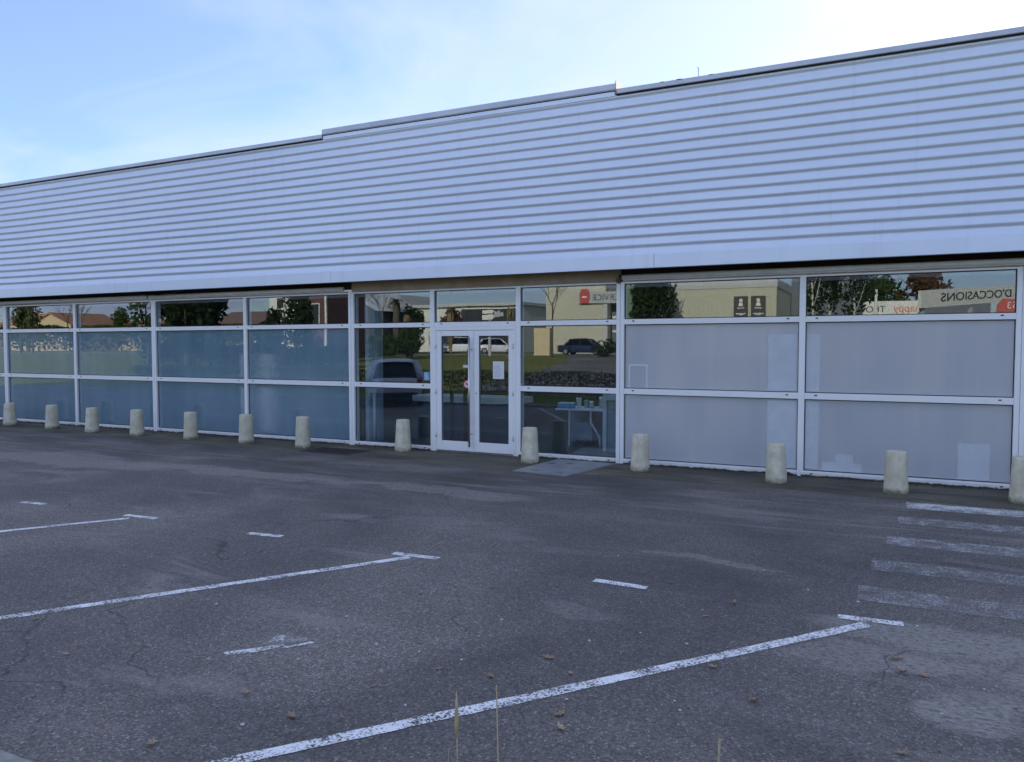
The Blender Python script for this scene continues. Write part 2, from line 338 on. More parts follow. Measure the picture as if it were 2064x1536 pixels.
# ------------------------------------------------------------------ mesh helpers
class MB:
    def __init__(s): s.v = []; s.f = []
    def add(s, vs, fs):
        k = len(s.v); s.v += [tuple(q) for q in vs]; s.f += [tuple(i + k for i in f) for f in fs]; return s
    def box(s, x0, x1, y0, y1, z0, z1):
        return s.add([(x0, y0, z0), (x1, y0, z0), (x1, y1, z0), (x0, y1, z0), (x0, y0, z1), (x1, y0, z1), (x1, y1, z1), (x0, y1, z1)],
                     [(0, 3, 2, 1), (4, 5, 6, 7), (0, 1, 5, 4), (1, 2, 6, 5), (2, 3, 7, 6), (3, 0, 4, 7)])
    def prism_x(s, prof, x0, x1):
        """closed (y,z) outline swept along X"""
        n = len(prof); vs = [(x0, y, z) for y, z in prof] + [(x1, y, z) for y, z in prof]
        fs = [(i, (i + 1) % n, n + (i + 1) % n, n + i) for i in range(n)] + [tuple(range(n - 1, -1, -1)), tuple(range(n, 2 * n))]
        return s.add(vs, fs)
    def prism_y(s, prof, y0, y1):
        n = len(prof); vs = [(x, y0, z) for x, z in prof] + [(x, y1, z) for x, z in prof]
        fs = [(i, (i + 1) % n, n + (i + 1) % n, n + i) for i in range(n)] + [tuple(range(n - 1, -1, -1)), tuple(range(n, 2 * n))]
        return s.add(vs, fs)
    def prism_z(s, prof, z0, z1):
        n = len(prof); vs = [(x, y, z0) for x, y in prof] + [(x, y, z1) for x, y in prof]
        fs = [(i, (i + 1) % n, n + (i + 1) % n, n + i) for i in range(n)] + [tuple(range(n - 1, -1, -1)), tuple(range(n, 2 * n))]
        return s.add(vs, fs)
    def tube(s, pts, rads, n=8, cap=True):
        rings = []; prev = None
        for i, p in enumerate(pts):
            p = Vector(p)
            a = Vector(pts[max(i - 1, 0)]); b = Vector(pts[min(i + 1, len(pts) - 1)])
            t = (b - a).normalized()
            ref = prev if prev is not None else (Vector((1, 0, 0)) if abs(t.x) < 0.9 else Vector((0, 1, 0)))
            u = (ref - t * ref.dot(t)).normalized(); w = t.cross(u); prev = u
            r = rads[i] if isinstance(rads, (list, tuple)) else rads
            rings.append([p + u * r * math.cos(2 * PI * k / n) + w * r * math.sin(2 * PI * k / n) for k in range(n)])
        vs = [q for rg in rings for q in rg]
        fs = [(i * n + k, i * n + (k + 1) % n, (i + 1) * n + (k + 1) % n, (i + 1) * n + k) for i in range(len(rings) - 1) for k in range(n)]
        if cap: fs += [tuple(range(n - 1, -1, -1)), tuple((len(rings) - 1) * n + k for k in range(n))]
        return s.add(vs, fs)
    def lathe(s, prof, n=24, c=(0, 0, 0)):
        """(r,z) outline spun about Z"""
        vs = [(c[0] + r * math.cos(2 * PI * k / n), c[1] + r * math.sin(2 * PI * k / n), c[2] + z) for r, z in prof for k in range(n)]
        fs = [(i * n + k, i * n + (k + 1) % n, (i + 1) * n + (k + 1) % n, (i + 1) * n + k) for i in range(len(prof) - 1) for k in range(n)]
        fs += [tuple(range(n - 1, -1, -1)), tuple((len(prof) - 1) * n + k for k in range(n))]
        return s.add(vs, fs)
    def build(s, name, mat, parent=None, smooth=False, bevel=0.0, loc=None):
        me = bpy.data.meshes.new(name); me.from_pydata(s.v, [], s.f); me.update()
        return link(name, me, mat, parent, smooth, bevel, loc)
def link(name, me, mat, parent=None, smooth=False, bevel=0.0, loc=None):
    o = bpy.data.objects.new(name, me); col.objects.link(o)
    if mat is not None and len(me.materials) == 0: me.materials.append(MAT[mat] if isinstance(mat, str) else mat)
    if smooth:
        for p in me.polygons: p.use_smooth = True
    if parent is not None: o.parent = parent
    if bevel:
        b = o.modifiers.new('bevel', 'BEVEL'); b.width = bevel; b.segments = 2; b.limit_method = 'ANGLE'; b.angle_limit = 0.6
    if loc: o.location = loc
    return o
def tag(o, label, cat=None, group=None, kind=None):
    if label: o['label'] = label
    if cat: o['category'] = cat
    if group: o['group'] = group
    if kind: o['kind'] = kind
    return o
def thing(name, label, cat, loc=(0, 0, 0), rz=0.0, group=None):
    o = bpy.data.objects.new(name, None); col.objects.link(o); o.location = loc; o.rotation_euler = (0, 0, rz); o.empty_display_size = 0.2
    return tag(o, label, cat, group)
def text_mesh(s, size, depth=0.004, sx=1.0, align='CENTER'):
    cu = bpy.data.curves.new('lettering', 'FONT'); cu.body = s; cu.size = size; cu.extrude = depth; cu.align_x = align; cu.align_y = 'CENTER'
    o = bpy.data.objects.new('lettering', cu); col.objects.link(o)
    bpy.context.view_layer.update()
    me = bpy.data.meshes.new_from_object(o.evaluated_get(bpy.context.evaluated_depsgraph_get()))
    bpy.data.objects.remove(o)
    me.materials.clear()
    for v in me.vertices: v.co.x *= sx
    return me
def facing(o, loc, rz=PI):
    """stand lettering upright; rz=PI faces +Y"""
    o.rotation_euler = (PI / 2, 0, rz); o.location = loc; return o

# ================================================================== THE SETTING
# ground: one sheet that carries lawn, verge and distance
def gz(x, y):
    if y > -9.74: return -0.08
    if y > -16: return 0.06
    if y > -50: return 0.06 + (1.02 - 0.06) * (-16 - y) / 34.0
    if y > -110: return 1.02
    return 1.02 + min(4.0, (-110 - y) * 0.02)
ys = [900, 60, -9.70, -9.76, -12, -16, -20, -25, -30, -35, -40, -45, -50, -60, -75, -90, -110, -150, -220, -320, -900]
xs = [-900, -300, -200, -150, -120, -90, -60, -40, -25, -12, -5, 0, 8, 20, 40, 80, 200, 900]
g = MB(); g.v = [(x, y, gz(x, y)) for y in ys for x in xs]
nx = len(xs)
g.f = [(j * nx + i, (j + 1) * nx + i, (j + 1) * nx + i + 1, j * nx + i + 1) for j in range(len(ys) - 1) for i in range(nx - 1)]
tag(g.build('ground', 'grass_ground'), 'grass ground sheet rising gently beyond the car park', kind='structure')

lot = MB(); lot.box(-70, 40, -9.625, 0.3, -0.2, 0.0)
lot_o = tag(lot.build('parking_lot', 'asphalt'), 'dark grained asphalt car park', kind='structure')
pv = MB()
edge = []
x = -60.0
while x <= 30: edge.append((x, -1.22 - 0.05 * math.sin(x * 0.9) - random.uniform(0, 0.06))); x += 0.35
pv.prism_z(edge + [(30, 0.1), (-60, 0.1)], -0.02, 0.004)
tag(pv.build('pavement', 'pavement'), 'mossy strip of footway along the glazed front', kind='structure')

# painted markings, each a piece of the car park
def line(name, a, b, w, mat, ragged=0.004):
    a = Vector((*a, 0)); b = Vector((*b, 0)); t = (b - a).normalized(); s = Vector((-t.y, t.x, 0)); L = (b - a).length; n = max(3, int(L / 0.08))
    m = MB(); vs = []
    for i in range(n + 1):
        p = a + t * L * i / n
        vs.append(p + s * (w / 2 + random.uniform(-ragged, ragged)) + Vector((0, 0, 0.004))); vs.append(p - s * (w / 2 + random.uniform(-ragged, ragged)) + Vector((0, 0, 0.004)))
    m.add(vs, [(2 * i, 2 * i + 1, 2 * i + 3, 2 * i + 2) for i in range(n)])
    return m.build(name, mat, lot_o)
line('bay_line', (-3.77, -6.03), (-5.86, -9.20), 0.085, 'paint')
line('bay_line', (-7.34, -6.06), (-9.40, -9.25), 0.085, 'paint')
line('bay_line', (-0.13, -6.06), (-2.70, -9.28), 0.085, 'paint')
line('bay_line', (-11.0, -6.06), (-13.06, -9.25), 0.085, 'paint')
line('bay_line', (3.45, -6.06), (1.0, -9.2), 0.085, 'paint')
for xc, h in ((-3.75, 0.23), (-7.29, 0.23), (-0.11, 0.20), (-10.95, 0.23), (3.5, 0.22)): line('bay_end_bar', (xc - h, -5.98), (xc + h, -5.95), 0.085, 'paint')
for a, b in (((-5.69, -6.0), (-5.30, -5.95)), ((-2.09, -5.94), (-1.66, -5.95)), ((-9.25, -6.04), (-8.87, -6.0)), ((1.55, -5.97), (1.98, -5.96))): line('bay_dash', a, b, 0.085, 'paint')
for x0, y, mt in ((0.16, -1.64, 'paint_scuffed'), (0.07, -2.53, 'paint_worn'), (-0.03, -3.53, 'paint_worn'), (-0.14, -4.48, 'paint_ghost'), (-0.21, -5.36, 'paint_ghost')):
    line('crossing_bar', (x0, y), (x0 + 3.0, y + 0.03), 0.37, mt, 0.01)
# what is left of a painted symbol
def blob(pts, mat, z=0.0042):
    m = MB(); m.add([(x, y, z) for x, y in pts], [tuple(range(len(pts)))]); return m.build('worn_symbol', mat, lot_o)
blob([(-3.60, -8.29), (-3.55, -8.31), (-3.42, -8.20), (-3.33, -8.05), (-3.37, -8.03), (-3.47, -8.15)], 'paint_scuffed')
blob([(-3.38, -8.08), (-3.30, -8.08), (-3.20, -7.93), (-3.235, -7.92), (-3.31, -8.04), (-3.36, -8.05)], 'paint_scuffed', 0.0046)
blob([(-3.48, -8.10), (-3.36, -8.03), (-3.25, -7.91), (-3.30, -7.88), (-3.40, -7.93), (-3.44, -7.88), (-3.52, -7.93), (-3.46, -8.0)], 'paint_ghost', 0.0038)
blob([(-3.47, -8.07), (-3.40, -8.0), (-3.44, -7.91), (-3.50, -7.93)], 'paint_remnant', 0.005)

# kerb of the planted strip the photographer stands on
simple('kerb_concrete', (0.30, 0.29, 0.26), 0.9, var=0.25, scale=9, bump=0.4)
kerb = tag(MB().box(-70, 40, -9.76, -9.64, -0.2, 0.0).build('kerb', 'kerb_concrete'), 'low concrete kerb edging the grass strip', kind='structure')
k = MB(); k.prism_x([(-0.075, 0), (0.075, 0), (0.075, 0.10), (0.05, 0.125), (-0.075, 0.125)], 0.006, 0.994)
kme = None
for i in range(60):
    if kme is None: o = k.build('kerb_stone', 'kerb_concrete', kerb, bevel=0.008); kme = o.data
    else: o = link('kerb_stone', kme, None, kerb, bevel=0.008)
    o.location = (-40 + i + 0.35, -9.695 + random.uniform(-.004, .004), -0.045 + random.uniform(-.006, .006))

# ================================================================== SHOWROOM BUILDING
simple('soffit_brown', (0.15, 0.105, 0.07), 0.8); simple('tan_board', (0.38, 0.30, 0.22), 0.7, var=0.2, scale=3)
simple('dark_gap', (0.025, 0.018, 0.015), 0.9); simple('off_white_metal', (0.70, 0.69, 0.66), 0.45, var=0.1)
simple('steel', (0.62, 0.61, 0.60), 0.3, 1.0, var=0.08); simple('black_plastic', (0.015, 0.015, 0.016), 0.45)
simple('roof_felt', (0.12, 0.12, 0.12), 0.9); simple('interior_floor', (0.085, 0.095, 0.11), 0.35); simple('interior_wall', (0.10, 0.11, 0.125), 0.8); simple('added_well_white', (0.75, 0.75, 0.75), 0.8)
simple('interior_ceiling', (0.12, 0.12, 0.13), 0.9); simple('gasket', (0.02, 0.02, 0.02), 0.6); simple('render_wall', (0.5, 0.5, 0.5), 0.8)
B = thing('showroom_building', 'long low showroom with white corrugated fascia over a glazed frontage', 'building')
X0, X1 = -36.0, 14.0
MX = [-24.94, -22.29, -19.64, -16.99, -14.355, -11.70, -9.05, -7.285, -5.609, -3.84, -1.168, 1.432, 4.08, 6.73]
ZT1, ZMID, ZTOP = 2.22, 1.14, 2.84
# shell
MB().box(X0, MX[0] - 0.07, -0.02, 0.2, 0, 3.3).build('wall', 'render_wall', B)
MB().box(MX[-1] + 0.07, X1, -0.02, 0.2, 0, 3.3).build('wall', 'render_wall', B)
MB().box(X0, X1, 21.8, 22, 0, 5.4).build('wall', 'render_wall', B)
MB().box(X0, X0 + 0.2, 0.21, 21.79, 0, 5.4).build('wall', 'render_wall', B)
MB().box(X1 - 0.2, X1, 0.21, 21.79, 0, 5.4).build('wall', 'render_wall', B)
ADDED_RL = (-22.0, 5.0, 0.9, 3.2)   # rooflight opening added to bring daylight inside; none is known here
m = MB(); m.box(X0, ADDED_RL[0], -0.30, 22.0, 5.402, 5.5); m.box(ADDED_RL[1], X1, -0.30, 22.0, 5.402, 5.5); m.box(ADDED_RL[0], ADDED_RL[1], -0.30, ADDED_RL[2], 5.402, 5.5); m.box(ADDED_RL[0], ADDED_RL[1], ADDED_RL[3], 22.0, 5.402, 5.5); m.build('roof', 'roof_felt', B)
m = MB(); m.box(ADDED_RL[0] - .05, ADDED_RL[0], ADDED_RL[2], ADDED_RL[3], 3.101, 5.401); m.box(ADDED_RL[1], ADDED_RL[1] + .05, ADDED_RL[2], ADDED_RL[3], 3.101, 5.401); m.box(ADDED_RL[0], ADDED_RL[1], ADDED_RL[2] - .05, ADDED_RL[2], 3.101, 5.401); m.box(ADDED_RL[0], ADDED_RL[1], ADDED_RL[3], ADDED_RL[3] + .05, 3.101, 5.401); m.build('added_light_well', 'added_well_white', B)  # added white shaft that leads the daylight down to the ceiling
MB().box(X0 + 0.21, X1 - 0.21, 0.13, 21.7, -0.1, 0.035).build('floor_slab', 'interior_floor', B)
m = MB(); m.box(X0 + .21, ADDED_RL[0], 0.32, 21.7, 3.0, 3.1); m.box(ADDED_RL[1], X1 - .21, 0.32, 21.7, 3.0, 3.1); m.box(ADDED_RL[0], ADDED_RL[1], 0.32, ADDED_RL[2], 3.0, 3.1); m.box(ADDED_RL[0], ADDED_RL[1], ADDED_RL[3], 21.7, 3.0, 3.1); m.build('ceiling', 'interior_ceiling', B)
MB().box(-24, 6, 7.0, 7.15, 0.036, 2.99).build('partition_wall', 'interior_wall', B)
# corrugated cladding, in lapped sheets
YF, ZF0, ZF1, PITCHW, AMP = -0.40, 3.205, 5.60, 0.1475, 0.0100
def profile(dy):
    n = int((ZF1 - ZF0) / PITCHW * 12); pr = []
    for i in range(n + 1):
        z = ZF0 + (ZF1 - ZF0) * i / n; t = ((z - ZF0) / PITCHW) % 1.0
        s = math.cos(PI * t / 0.66) if t < 0.66 else -math.cos(PI * (t - 0.66) / 0.34)   # long upper slope, short underside
        pr.append((YF - AMP * s + dy, z))
    return pr
xx = X0; kk = 0
while xx < X1 - 0.01:
    x2 = min(xx + 5.3, X1); pr = profile(-0.0015 * (kk % 2)); m = MB()
    xa, xb = xx, x2 + (0.04 if x2 < X1 else 0); n = len(pr)
    # slight bowing of the sheet between fixings
    cuts = [xa + (xb - xa) * t / 6 for t in range(7)]
    vs = []
    for ci, cx in enumerate(cuts):
        bow = random.uniform(-.003, .003) if 0 < ci < 6 else 0
        vs += [(cx, y + bow, z + bow) for y, z in pr]
    m.add(vs, [(c * n + i, (c + 1) * n + i, (c + 1) * n + i + 1, c * n + i + 1) for c in range(6) for i in range(n - 1)])
    m.build('cladding_sheet', 'cladding', B, smooth=True); xx = x2; kk += 1
MB().box(X0, X1, YF + 0.035, -0.31, 3.02, 5.58).build('cladding_backing', 'dark_gap', B)
# coping along the parapet, in lengths
joint = [X0, -30, -24.1, -18.2, -12.3, -9.36, -3.80, -2.1, 3.9, 9.8, X1]
for a, b in zip(joint[:-1], joint[1:]):
    hi = 0.085 if (a >= -9.4 and b <= -3.7) else 0.0
    m = MB()
    m.prism_x([(YF - 0.040, 5.606 + hi * 0.8), (YF - 0.040, 5.668 + hi), (YF - 0.032, 5.676 + hi), (-0.16, 5.660 + hi), (-0.16, 5.575), (YF + 0.04, 5.575)], a + 0.0005, b - 0.0005)
    m.build('coping', 'coping_metal', B, bevel=0.004)
    MB().box(a + 0.004, b - 0.004, YF - 0.026, YF - 0.010, 5.578 + hi * 0.75, 5.604 + hi * 0.79).build('coping_drip', 'dark_gap', B)
    if hi:
        MB().box(a + 0.02, b - 0.02, YF - 0.024, YF + 0.02, 5.577, 5.655).build('raised_upstand', 'cladding', B)
        MB().box(b + 0.0006, b + 0.010, YF - 0.06, -0.14, 5.60, 5.705 + hi).build('coping_end_cap', 'tan_board', B)
MB().tube([(-2.58, YF, 5.68), (-2.58, YF, 5.80), (-2.60, YF, 5.815)], 0.008, 6).build('parapet_hook', 'steel', B)
for x, w in ((-3.1, .10), (-2.95, .06), (-2.85, .13), (-2.40, .10), (-2.36, .05), (-1.75, .06), (0.1, .05)):
    m = MB(); m.lathe([(w * .5, 0), (w * .42, .012), (w * .15, .02)], 8); o = m.build('moss_tuft', 'dark_gap', B, loc=(x, YF - 0.022, 5.668)); o.scale = (1, .5, .6)
# flashing under the cladding, in lengths
joint = [X0, -32.8, -26.9, -21.0, -15.06, -9.2, -3.2, 2.75, 8.7, X1]
for a, b in zip(joint[:-1], joint[1:]):
    m = MB(); m.prism_x([(YF - 0.030, 3.0), (YF - 0.030, 3.198), (YF - 0.018, 3.212), (YF + 0.03, 3.212), (YF + 0.03, 3.02), (YF + 0.05, 3.02), (YF + 0.05, 3.0)], a + 0.0025, b - 0.0025)
    m.build('flashing', 'cladding', B, bevel=0.003)
MB().box(X0, X1, YF + 0.052, 0.10, 3.03, 3.05).build('soffit', 'soffit_brown', B)
# head of the glazing
MB().box(MX[0], -9.05, 0.0, 0.09, 2.90, 3.028).build('head_board', 'dark_gap', B)
MB().box(-3.84, MX[-1], 0.0, 0.09, 2.90, 3.028).build('head_board', 'dark_gap', B)
MB().box(-9.045, -3.845, -0.03, 0.09, 2.845, 3.028).build('head_board', 'tan_board', B)
for a, b in ((MX[0], -14.5), (-14.42, -9.2), (-3.80, MX[-1])):
    MB().tube([(a, -0.075, 2.905), (b, -0.075, 2.905)], 0.040, 12).build('shutter_tube', 'off_white_metal', B, smooth=True)
    MB().box(a, b, -0.05, 0.085, 2.842, 2.862).build('head_rail', 'tan_board', B)
MB().tube([(-3.84, -0.05, 2.94), (-3.86, -0.085, 2.90), (-3.90, -0.055, 2.865), (-3.87, -0.09, 2.835), (-3.83, -0.07, 2.845)], 0.022, 10).build('pipe_elbow', 'soffit_brown', B, smooth=True)
MB().tube([(-15.2, -0.2, 3.025), (-14.9, -0.16, 2.985), (-14.5, -0.13, 2.955), (-14.1, -0.14, 2.935), (-13.6, -0.16, 2.965), (-13.1, -0.2, 3.02)], 0.011, 6).build('loose_cable', 'black_plastic', B, smooth=True)
# mullions
wide = {-14.355, -9.05, -3.84, 1.432, -19.64, -24.94, 6.73}
def halfw(x): return 0.062 if x in wide else 0.042
for x in MX:
    h = halfw(x); m = MB()
    if x in wide:
        m.box(x - h, x - 0.004, -0.05, 0.10, 0.0, ZTOP + 0.0); m.box(x + 0.004, x + h, -0.05, 0.10, 0.0, ZTOP); m.box(x - 0.0035, x + 0.0035, -0.035, 0.09, 0.001, ZTOP - 0.001)
    else: m.box(x - h, x + h, -0.05, 0.10, 0.0, ZTOP)
    m.build('mullion', 'white_frame', B, bevel=0.004)
slot = MB(); slot.box(-0.017, 0.017, -0.0035, 0.004, -0.008, 0.008)
slot_me = None
def add_slot(tr, x, y, z):
    global slot_me
    if slot_me is None: o = slot.build('drain_slot', 'black_plastic', tr, bevel=0.002); slot_me = o.data
    else: o = link('drain_slot', slot_me, None, tr)
    o.location = (x, y, z)
SHOW_THROUGH = [(-1.64, -0.93, 0.05, 2.03, 'show_through_crisp'), (-0.90, -0.36, 0.09, 0.22, 'show_through_crisp'), (-0.72, -0.48, 0.22, 0.34, 'show_through_crisp'), (0.76, 1.14, 0.05, 0.58, 'show_through_crisp'), (-11.95, -10.75, 0.05, 1.72, 'show_through_soft')]  # painted stand-ins for the panel, boxes and column glimpsed behind the film
def pane(x0, x1, z0, z1, mat):
    m = MB(); m.box(x0 + 0.008, x1 - 0.008, 0.0, 0.006, z0 + 0.008, z1 - 0.008)
    o = m.build('pane', 'glass' if mat == 'glass' else 'glass_plain', B)
    if mat != 'glass':      # grey film sits on the outer face, blue film on the inner face
        y = -0.0012 if mat == 'frosted_grey' else 0.0075
        q = MB(); q.add([(x0 + .009, y, z0 + .009), (x1 - .009, y, z0 + .009), (x1 - .009, y, z1 - .009), (x0 + .009, y, z1 - .009)], [(0, 1, 2, 3)]); q.build('film', mat, o)
        for bx0, bx1, bz0, bz1, bm in SHOW_THROUGH:
            u0, u1, w0, w1 = max(bx0, x0 + .012), min(bx1, x1 - .012), max(bz0, z0 + .012), min(bz1, z1 - .012)
            if u1 - u0 > .05 and w1 - w0 > .05:
                yb = y - 0.0006 - 0.00005 * SHOW_THROUGH.index((bx0, bx1, bz0, bz1, bm)); q = MB(); q.add([(u0, yb, w0), (u1, yb, w0), (u1, yb, w1), (u0, yb, w1)], [(0, 1, 2, 3)]); q.build('painted_show_through', bm, o)
    t = MB()
    for (a, b, c, d) in ((x0, x1, z0, z0 + 0.012), (x0, x1, z1 - 0.012, z1), (x0, x0 + 0.012, z0 + 0.012, z1 - 0.012), (x1 - 0.012, x1, z0 + 0.012, z1 - 0.012)): t.box(a, b, -0.008, -0.0025, c, d)
    t.build('gasket', 'gasket', o)
for i in range(len(MX) - 1):
    a, b = MX[i] + halfw(MX[i]), MX[i + 1] - halfw(MX[i + 1])
    door_bay = MX[i] == -7.285; clear = -9.1 < MX[i] < -4.0
    levels = [(ZT1 - 0.040, ZT1 + 0.040)] + ([] if door_bay else [(ZMID - 0.044, ZMID + 0.044)])
    for z0, z1 in levels:
        tr = MB().box(a + 0.001, b - 0.001, -0.046, 0.09, z0, z1).build('transom', 'white_frame', B, bevel=0.004)
        for sx in (a + 0.15, b - 0.15): add_slot(tr, sx, -0.047, (z0 + z1) / 2 + 0.012)
    MB().box(a + 0.001, b - 0.001, -0.046, 0.09, ZTOP - 0.028, ZTOP - 0.001).build('head_transom', 'white_frame', B, bevel=0.003)
    if not door_bay:
        s = MB(); s.prism_x([(-0.062, -0.01), (-0.062, 0.062), (-0.050, 0.082), (0.09, 0.082), (0.09, -0.01)], a - 0.03 if MX[i] not in wide else a + 0.001, b - 0.001)
        so_ = s.build('sill', 'white_sill', B, bevel=0.003)
        for sx in (a + 0.11, b - 0.11): add_slot(so_, sx, -0.062, 0.045)
    pane(a, b, ZT1 + 0.040, ZTOP - 0.028, 'glass')
    if not door_bay:
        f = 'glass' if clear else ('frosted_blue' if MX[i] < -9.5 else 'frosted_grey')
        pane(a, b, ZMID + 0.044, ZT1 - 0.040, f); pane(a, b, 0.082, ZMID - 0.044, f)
# double door
def jamb(x0, x1): MB().box(x0, x1, -0.056, 0.09, 0.0, 2.178).build('door_jamb', 'white_frame', B, bevel=0.004)
jamb(-7.242, -7.205); jamb(-5.692, -5.652)
MB().box(-7.204, -5.693, -0.056, 0.09, 2.118, 2.178).build('door_head', 'white_frame', B, bevel=0.004)
MB().box(-7.2, -5.695, -0.06, 0.09, -0.01, 0.022).build('threshold', 'steel', B)
def leaf(x0, x1, g0, g1, hinge_x):
    D = bpy.data.objects.new('door', None); col.objects.link(D); D.parent = B
    m = MB()
    m.box(x0, g0, -0.05, 0.02, 0.028, 2.112); m.box(g1, x1, -0.05, 0.02, 0.028, 2.112)
    m.box(g0, g1, -0.0485, 0.0185, 0.028, 0.195); m.box(g0, g1, -0.0485, 0.0185, 2.02, 2.112)
    m.build('leaf_frame', 'white_frame', D, bevel=0.004)
    MB().box(g0 + 0.001, g1 - 0.001, -0.016, -0.010, 0.196, 2.019).build('pane', 'glass', D)
    t = MB()
    for (a, b, c, d) in ((g0, g1, 0.195, 0.209), (g0, g1, 2.006, 2.02), (g0, g0 + 0.012, 0.209, 2.006), (g1 - 0.012, g1, 0.209, 2.006)): t.box(a, b, -0.026, -0.0175, c, d)
    t.build('gasket', 'gasket', D)
    for z in (0.30, 1.06, 1.85): MB().tube([(hinge_x, -0.062, z - 0.045), (hinge_x, -0.062, z + 0.045)], 0.012, 8).build('hinge', 'off_white_metal', D, smooth=True)
    return D
D1 = leaf(-7.202, -6.452, -7.10, -6.545, -7.204); D2 = leaf(-6.446, -5.695, -6.352, -5.785, -5.6935)
MB().tube([(-6.500, -0.125, 0.12), (-6.500, -0.125, 2.0)], 0.017, 12).build('pull_handle', 'steel', D1, smooth=True)
for z in (0.34, 1.79): MB().tube([(-6.500, -0.125, z), (-6.485, -0.052, z)], 0.011, 8).build('handle_bracket', 'steel', D1, smooth=True)
MB().tube([(-6.40, -0.056, 1.04), (-6.40, -0.046, 1.04)], 0.014, 12).build('lock_cylinder', 'steel', D2, smooth=True)
# stickers and notices on the glass
simple('paper', (0.78, 0.80, 0.82), 0.8, var=0.04); simple('sticker_blue', (0.16, 0.42, 0.62), 0.5); simple('sticker_red', (0.60, 0.04, 0.04), 0.5); simple('print_grey', (0.36, 0.38, 0.42), 0.8)
t = thing('paper_notice', 'white sheet of paper taped inside the right door leaf', 'notice', (-5.99, -0.018, 1.29))
MB().box(-0.105, 0.105, -0.0006, 0.0006, 0, 0.297).build('sheet', 'paper', t)
m = MB()
for i in range(9): m.box(-0.075, 0.075 - random.uniform(0, .06), -0.0012, -0.0007, 0.04 + i * 0.022, 0.045 + i * 0.022)
m.build('print_lines', 'print_grey', t)
t = thing('info_sticker', 'light blue sticker on the clear pane left of the door', 'sticker', (-7.43, -0.001, 1.235))
MB().box(-0.06, 0.06, -0.0012, -0.0004, 0, 0.155).build('sheet', 'sticker_blue', t)
m = MB()
for i in range(4): m.box(-0.045, 0.04 - .012 * i, -0.002, -0.0013, 0.03 + i * 0.03, 0.042 + i * 0.03)
m.build('print_lines', 'paper', t)
t = thing('no_smoking_sticker', 'round red and white prohibition sticker behind the door handle', 'sticker', (-6.60, -0.018, 1.19))
m = MB(); n = 28
m.add([(r * math.cos(2 * PI * k / n), 0, r * math.sin(2 * PI * k / n)) for r in (0.058, 0.078) for k in range(n)], [(k, (k + 1) % n, n + (k + 1) % n, n + k) for k in range(n)])
m.add([(-0.046, 0, 0.036), (-0.036, 0, 0.046), (0.046, 0, -0.036), (0.036, 0, -0.046)], [(0, 1, 2, 3)])
m.build('red_ring', 'sticker_red', t)
m = MB(); m.add([(0.06 * math.cos(2 * PI * k / n), 0.0008, 0.06 * math.sin(2 * PI * k / n)) for k in range(n)], [tuple(range(n))]); m.build('white_disc', 'paper', t)
MB().box(-0.03, 0.022, -0.0008, 0.0006, -0.008, 0.008).build('cigarette_mark', 'black_plastic', t)
tag(MB().box(-6.68, -6.55, -0.0185, -0.0175, 1.475, 1.52).build('opening_label', 'paper'), 'small white strip label on the left door leaf', 'sticker')
t = thing('poster_frame', 'thin white empty poster outline on the frosted pane by the entrance', 'frame', (-3.56, -0.002, 1.19))
for (a, b, c, d) in ((-0.15, -0.13, 0, 0.37), (0.13, 0.15, 0, 0.37), (-0.13, 0.13, 0.35, 0.37)): MB().box(a, b, -0.003, -0.0008, c, d).build('frame_strip', 'paper', t)

# ------------------------------------------------------------------ inside the showroom
simple('desk_white', (0.84, 0.85, 0.86), 0.5); simple('counter_blue', (0.035, 0.06, 0.085), 0.5); simple('counter_top', (0.62, 0.64, 0.66), 0.4)
simple('carton_blue', (0.10, 0.34, 0.60), 0.6); simple('panel_grey', (0.35, 0.40, 0.44), 0.6)
t = thing('reception_counter', 'dark reception counter with a pale worktop inside the entrance', 'counter', (-7.45, 1.25, 0.035))
MB().box(-1.05, 1.1, 0.06, 0.62, 0, 0.72).build('counter_body', 'counter_blue', t, bevel=0.006)
MB().prism_z([(-1.12, 0.0), (0.75, -0.10), (1.2, 0.22), (1.2, 0.70), (-1.12, 0.70)], 0.722, 0.84).build('worktop', 'counter_top', t, bevel=0.006)
for (dx, dy) in ((-0.02, 0), (0.24, 0.05)):
    tag(MB().box(-7.49 + dx, -7.44 + dx, 0.93 + dy, 0.98 + dy, 0.036, 2.98).build('slim_post', 'black_plastic'), 'slim black upright behind the left door leaf, ' + ('further left of the two' if dx < 0 else 'further right of the two'), 'post', 'black posts inside the entrance')
t = thing('white_desk', 'white office desk with a bent steel leg behind the glass', 'desk', (-4.95, 1.25, 0.035))
MB().box(-0.52, 0.52, -0.05, 0.65, 0.66, 0.69).build('desktop', 'desk_white', t, bevel=0.004)
MB().box(-0.30, -0.275, 0.05, 0.60, 0, 0.659).build('side_panel', 'desk_white', t)
MB().box(-0.274, 0.06, 0.30, 0.32, 0.0, 0.42).build('modesty_panel', 'panel_grey', t)
MB().tube([(0.10, 0.12, 0.659), (0.10, 0.12, 0.45), (0.27, 0.12, 0.18), (0.28, 0.12, 0.0)], 0.020, 10).build('bent_leg', 'desk_white', t, smooth=True)
t = thing('carton', 'low blue and white carton on the white desk', 'box', (-5.30, 1.32, 0.727))
MB().box(-0.14, 0.14, -0.08, 0.10, 0, 0.075).build('tray', 'carton_blue', t, bevel=0.004); MB().box(-0.138, 0.138, -0.078, 0.098, 0.0755, 0.10).build('lid', 'paper', t, bevel=0.004)
t = thing('paper_cup', 'white cup standing on the desk behind the blue carton', 'cup', (-5.12, 1.48, 0.727))
MB().lathe([(0.035, 0), (0.05, 0.17), (0.056, 0.175), (0.05, 0.18)], 16).build('cup_body', 'paper', t, smooth=True)
